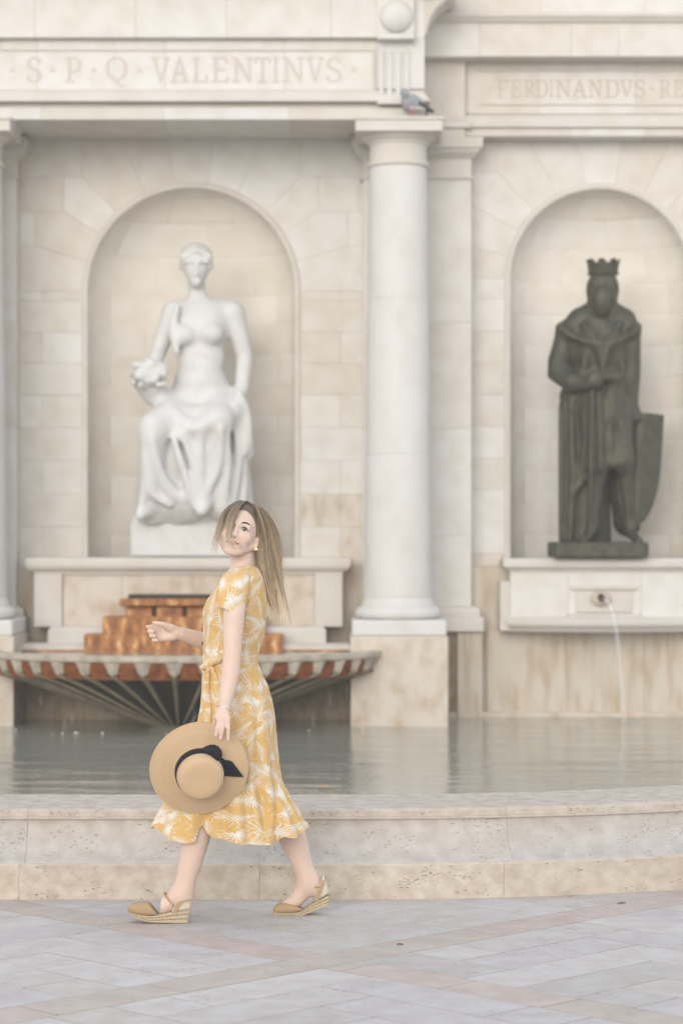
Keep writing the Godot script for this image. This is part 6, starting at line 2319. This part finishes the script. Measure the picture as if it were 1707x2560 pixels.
func build_hair(her: Node, head: Transform3D) -> void:
	var m := mat(Color.WHITE, 0.42)
	m.vertex_color_use_as_albedo = true
	m.metallic_specular = 0.4
	var root := Color(0.125, 0.10, 0.07)
	var mid := Color(0.31, 0.232, 0.152)
	var tip := Color(0.66, 0.53, 0.38)
	# the body of the hair: over the skull and down her back
	var f := Field.new(Vector3(-0.5132, 1.1594, -9.86), Vector3(-0.2036, 1.6869, -9.5), 0.006, 110.0)
	f.ell(head * Vector3(0.0, 0.042, -0.024), Vector3(0.080, 0.089, 0.093), head.basis)
	f.cap(head * Vector3(-0.028, 0.109, 0.02), head * Vector3(0.03, 0.109, 0.02), 0.0185, 0.0185)
	f.chain([head * Vector3(-0.02, 0.104, 0.022), head * Vector3(-0.05, 0.082, 0.034), head * Vector3(-0.064, 0.045, 0.03), head * Vector3(-0.068, 0.0, 0.012)], [0.02, 0.021, 0.018, 0.012])
	f.ell(head * Vector3(0.01, 0.02, -0.05), Vector3(0.078, 0.09, 0.07), head.basis)
	f.chain([head * Vector3(0.035, 0.03, -0.055), Vector3(-0.3144, 1.5063, -9.7), Vector3(-0.306, 1.4101, -9.71), Vector3(-0.2906, 1.3224, -9.72)], [0.06, 0.05, 0.043, 0.03])
	f.chain([Vector3(-0.2906, 1.3224, -9.72), Vector3(-0.2733, 1.2434, -9.73)], [0.03, 0.012])
	var s := Shape.new()
	f.into(s)
	for k in s.v.size():
		var t := clampf((1.6197 - s.v[k].y) / 0.36, 0.0, 1.0)
		s.c[k] = root.lerp(mid, minf(1.0, t * 2.2)).lerp(tip, maxf(0.0, t - 0.35) * 0.9)
	s.colored = true
	var hair := part("hair", s, m, her)
	# locks: bundles of fine strands from the parting
	var r := RandomNumberGenerator.new()
	r.seed = 91
	var inner := [head * Vector3(0.004, 0.126, 0.03), head * Vector3(0.043, 0.106, 0.047), head * Vector3(0.0685, 0.05, 0.034), head * Vector3(0.078, 0.0, 0.006), Vector3(-0.3257, 1.4374, -9.62), Vector3(-0.313, 1.3587, -9.655), Vector3(-0.2935, 1.2618, -9.7)]
	var outer := [head * Vector3(0.002, 0.131, -0.02), Vector3(-0.3201, 1.6405, -9.66), Vector3(-0.2824, 1.5796, -9.68), Vector3(-0.2638, 1.4941, -9.7), Vector3(-0.2538, 1.4012, -9.72), Vector3(-0.2419, 1.2958, -9.735), Vector3(-0.2318, 1.1637, -9.75)]
	var locks := Shape.new()
	for k in 64:
		var q := pow(r.randf(), 0.6)
		if k > 56:
			q = r.randf_range(0.95, 1.2)
		var push := Vector3(r.randfn(0, 0.012), 0.0, r.randf_range(-0.03, 0.055) * maxf(0.15, 1.0 - q * 0.5))
		var reach := r.randf_range(0.66, 1.08)
		var shade := r.randf_range(0.75, 1.5)
		var wave := r.randf() * TAU
		for n in 13:
			strand(locks, inner, outer, q + r.randfn(0, 0.035), r, 0.0065, push, root, mid, tip, reach + r.randf_range(-0.12, 0.06), shade, wave, head.basis.z * r.randf_range(-0.06, 0.03), 1.0)
	for k in 60:      # flyaways
		strand(locks, inner, outer, r.randf_range(0.3, 1.15), r, 0.03, Vector3.ZERO, root, mid, tip, r.randf_range(0.8, 1.06), 1.2, r.randf() * TAU, Vector3.ZERO, 0.55)
	locks.colored = true
	tag(part("strands", locks, m, hair), "", "", "", "stuff")
	# blown across the far half of her face: a lock at the temple and a thin veil
	inner = [head * Vector3(0.004, 0.126, 0.03), head * Vector3(-0.008, 0.1, 0.076), head * Vector3(-0.014, 0.05, 0.098), head * Vector3(-0.013, 0.0, 0.109), head * Vector3(-0.004, -0.05, 0.116), head * Vector3(0.022, -0.088, 0.104), head * Vector3(0.05, -0.12, 0.085)]
	outer = [head * Vector3(0.0, 0.13, 0.02), head * Vector3(-0.058, 0.095, 0.045), head * Vector3(-0.078, 0.045, 0.05), head * Vector3(-0.08, -0.01, 0.055), head * Vector3(-0.078, -0.07, 0.055), head * Vector3(-0.072, -0.125, 0.05), head * Vector3(-0.058, -0.19, 0.045)]
	var veil := Shape.new()
	for k in 34:
		var q: float = [0.03, 0.1, 0.18, 0.3, 0.45, 0.62, 0.8, 0.95, 1.05, 0.88][k % 10] + r.randf_range(-0.04, 0.04)
		var reach := r.randf_range(0.4, 0.62) if k % 10 > 2 and k % 3 else r.randf_range(0.75, 1.0)
		if k % 10 > 6:
			reach = r.randf_range(0.8, 1.05)
		if k >= 26:      # short hair over the far temple
			q = 0.3 + (k - 26) * 0.09
			reach = r.randf_range(0.35, 0.5)
		var shade := r.randf_range(0.8, 1.3)
		var wave := r.randf() * TAU
		for n in (8 if q < 0.25 else 6):
			strand(veil, inner, outer, q + r.randfn(0, 0.03), r, 0.005, Vector3(0, 0, r.randf_range(-0.003, 0.006)), root, mid, tip, reach + r.randf_range(-0.15, 0.05), shade, wave, head.basis.z * r.randf_range(-0.03, 0.02), 0.7)
	veil.colored = true
	tag(part("loose_strands", veil, m, hair), "", "", "", "stuff")

func strand(s: Shape, inner: Array, outer: Array, q: float, r: RandomNumberGenerator, spread: float, push: Vector3, c0: Color, c1: Color, c2: Color, reach: float, shade: float, wave: float, start: Vector3, thick: float) -> void:
	var pts := PackedVector3Array()
	var j := Vector3(r.randfn(0, 1), r.randfn(0, 1) * 0.4, r.randfn(0, 1)) * spread
	for k in inner.size():
		var t := float(k) / (inner.size() - 1)
		var p: Vector3 = inner[k].lerp(outer[k], q)
		p += (j * 0.9 + push) * t + Vector3(sin(wave + t * 6.0), 0, cos(wave + t * 6.0)) * (0.010 + 0.008 * t) * t
		if k == 0:
			p += start
		pts.append(p)
	var n := 14
	var line := curve(pts, n)
	if reach < 1.0:
		line = line.slice(0, maxi(5, int(n * reach)))
	var wide := r.randf_range(0.0009, 0.0016) * thick
	shade *= r.randf_range(0.85, 1.18)
	var first := s.v.size()
	var rr := []
	for k in line.size():
		rr.append(wide * lerpf(1.0, 0.25, pow(float(k) / (line.size() - 1), 2.0)))
	tube(s, line, rr, 3, false)
	for k in line.size():
		var t := float(k) / (n - 1)
		var c := c0.lerp(c1, minf(1.0, t * 2.4)).lerp(c2, smoothstep(0.35, 0.95, t)) * shade
		for e in 3:
			s.c[first + k * 3 + e] = c


# one shoe from side outlines [toe .. heel] in picture points: the sole's underside and top, half widths, and the distance
func foot_loft(s: Shape, bot: Array, top: Array, half: Array, d: float, ring := 16, square := 0.5) -> Shape:
	var g := Shape.new()
	var n := 15
	var b := PackedVector3Array()
	var t := PackedVector3Array()
	for q in bot:
		b.append(Vector3((q[0] - 784.0) * d / 5553.0, 1.55 - (q[1] - 1220.0) * d / 5553.0, -d))
	for q in top:
		t.append(Vector3((q[0] - 784.0) * d / 5553.0, 1.55 - (q[1] - 1220.0) * d / 5553.0, -d))
	var hw := PackedVector3Array()
	for q in half:
		hw.append(Vector3(q, 0, 0))
	b = curve(b, n)
	t = curve(t, n)
	hw = curve(hw, n)
	for k in n:
		for e in ring:
			var w := TAU * e / ring
			var cx := signf(cos(w)) * pow(absf(cos(w)), square)
			var sx := signf(sin(w)) * pow(absf(sin(w)), square)
			g.vert(b[k].lerp(t[k], 0.5 + 0.5 * sx) + Vector3(0, 0, cx * hw[k].x))
	for k in n - 1:
		for e in ring:
			var p := k * ring + e
			var q := k * ring + (e + 1) % ring
			g.tri(p, q, p + ring)
			g.tri(q, q + ring, p + ring)
	for end in [0, n - 1]:
		var mid := g.vert((b[end] + t[end]) / 2.0)
		for e in ring:
			var p: int = end * ring + e
			var q: int = end * ring + (e + 1) % ring
			if end == 0:
				g.tri(mid, q, p)
			else:
				g.tri(mid, p, q)
	g.turn_out()
	s.add(g)
	return s


func build_shoes(her: Node) -> void:
	var rope_tex := noise_tex(noise(FastNoiseLite.TYPE_SIMPLEX, 0.05, 2, 51), 256, [[0.0, Color(0.72, 0.68, 0.6)], [0.5, Color(0.93, 0.91, 0.86)], [1.0, Color(1, 1, 1)]])
	var rope := mat(lin(0.60, 0.515, 0.39), 0.9, rope_tex, Vector3(14, 3, 14), M.grain, 0.8)
	var suede := mat(lin(0.40, 0.275, 0.155), 0.95, null, Vector3(6, 6, 6), M.grain, 0.2)
	var canvas := mat(lin(0.72, 0.68, 0.61), 0.9, rope_tex, Vector3(8, 20, 8))
	var sets := [
		{"d": 9.575, "bot": [[295, 2093], [306, 2104], [330, 2112], [352, 2116], [392, 2118], [432, 2119.5]], "top": [[294, 2087], [304, 2094], [330, 2099], [356, 2100.5], [392, 2093], [438, 2087]],
			"cap": [[294, 2085], [301, 2076], [318, 2071], [338, 2071], [346, 2075], [364, 2099]], "capb": [[294.5, 2090], [306, 2097], [326, 2102], [345, 2103], [355, 2102], [365, 2101]],
			"counter": [[396, 2092], [402, 2076], [412, 2064], [426, 2058], [439, 2057]], "counterb": [[396, 2094], [408, 2092], [418, 2091], [428, 2090], [438, 2088]],
			"stripe": [[404, 2091], [411, 2075], [421, 2066], [432, 2062.5], [440, 2062]], "strap": [[377, 2052], [386, 2061], [394, 2070], [400, 2077]], "buckle": []},
		{"d": 9.78, "bot": [[628, 2096], [632, 2101], [655, 2102], [688, 2102], [720, 2091], [756, 2077]], "top": [[627, 2090], [634, 2093], [655, 2094], [690, 2091], [722, 2070], [757, 2053]],
			"cap": [[627, 2088], [632, 2079], [645, 2073], [662, 2072], [672, 2074], [697, 2087]], "capb": [[627, 2092], [634, 2096], [655, 2097], [672, 2096], [685, 2094], [698, 2088]],
			"counter": [[722, 2064], [726, 2045], [733, 2027], [741, 2011], [745, 2013]], "counterb": [[724, 2070], [734, 2064], [742, 2060], [750, 2056], [757, 2052]],
			"stripe": [[728, 2064], [733, 2048], [738, 2034], [743, 2022], [745, 2014]], "strap": [[686, 2023], [700, 2029], [716, 2033], [738, 2035]], "buckle": [[731, 2034.5]]}]
	for q in sets:
		var d: float = q.d
		var shoe := Node3D.new()
		shoe.name = numbered("shoe", her)
		her.add_child(shoe, true)
		# the rope sole, three turns of braid one on another
		for layer in 3:
			var s := Shape.new()
			var lo := []
			var hi := []
			for k in q.bot.size():
				var bx: float = q.bot[k][0]
				var by: float = q.bot[k][1]
				var tx: float = q.top[k][0]
				var ty: float = q.top[k][1]
				lo.append([lerpf(bx, tx, layer / 3.0), lerpf(by, ty, layer / 3.0)])
				hi.append([lerpf(bx, tx, (layer + 1.12) / 3.12), lerpf(by, ty, (layer + 1.12) / 3.12)])
			foot_loft(s, lo, hi, [0.014, 0.034, 0.043, 0.041, 0.034, 0.029], d, 20, 0.38)
			part("rope_sole", s, rope, shoe)
		var cap := Shape.new()
		foot_loft(cap, q.capb, q.cap, [0.012, 0.033, 0.041, 0.040, 0.039, 0.037], d, 16, 0.75)
		part("toe_cap", cap, suede, shoe)
		# the heel counter wraps the heel; a stripe runs up its side
		for w in [["heel_counter", q.counter, q.counterb, 0.0385, canvas]]:
			var s := Shape.new()
			foot_loft(s, w[2], w[1], [0.034, 0.037, 0.037, 0.035, 0.024], d, 16, 0.6)
			part(w[0], s, w[4], shoe)
		for side in [1.0, -1.0]:
			var s := Shape.new()
			var line := PackedVector3Array()
			for k in q.stripe.size():
				line.append(Vector3((q.stripe[k][0] - 784.0) * d / 5553.0, 1.55 - (q.stripe[k][1] - 1220.0) * d / 5553.0, -d + side * [0.037, 0.0385, 0.038, 0.035, 0.022][k]))
			line = curve(line, 12)
			var strip := Shape.new()
			for k in 12:
				strip.vert(line[k] + Vector3(-0.009, 0.0, 0.002 * side))
				strip.vert(line[k] + Vector3(0.006, -0.006, 0.002 * side))
			for k in 11:
				strip.tri(k * 2, k * 2 + 1, k * 2 + 2)
				strip.tri(k * 2 + 1, k * 2 + 3, k * 2 + 2)
			part("stripe", strip, suede, shoe)
		var st := Shape.new()
		var pts := PackedVector3Array()
		# the strap goes round the ankle
		for side in 2:
			for k in 4:
				var e: int = k if side == 0 else 3 - k
				var z: float = [0.012, 0.031, 0.036, 0.036][e] * (1.0 if side == 0 else -1.0)
				pts.append(Vector3((q.strap[e][0] - 784.0) * d / 5553.0, 1.55 - (q.strap[e][1] - 1220.0) * d / 5553.0, -d + z))
		pts.append(pts[0])
		var line := curve(pts, 40)
		var lo := Shape.new()
		for k in 40:
			for e in [-1.0, 1.0]:
				lo.vert(line[k] + Vector3(0.001 * e, 0.0045 * e, 0.002 * signf(line[k].z + d)))
		for k in 39:
			lo.tri(k * 2, k * 2 + 1, k * 2 + 2)
			lo.tri(k * 2 + 1, k * 2 + 3, k * 2 + 2)
		part("strap", lo, suede, shoe)
		for bk in q.buckle:
			var bs := Shape.new()
			var c := Vector3((bk[0] - 784.0) * d / 5553.0, 1.55 - (bk[1] - 1220.0) * d / 5553.0, -d + 0.0405)
			tube(bs, PackedVector3Array([c + Vector3(-0.008, -0.007, 0), c + Vector3(0.008, -0.008, 0), c + Vector3(0.009, 0.006, 0), c + Vector3(-0.007, 0.007, 0), c + Vector3(-0.008, -0.007, 0)]), [0.0016], 6)
			part("buckle", bs, mat(lin(0.7, 0.64, 0.5), 0.3), shoe)
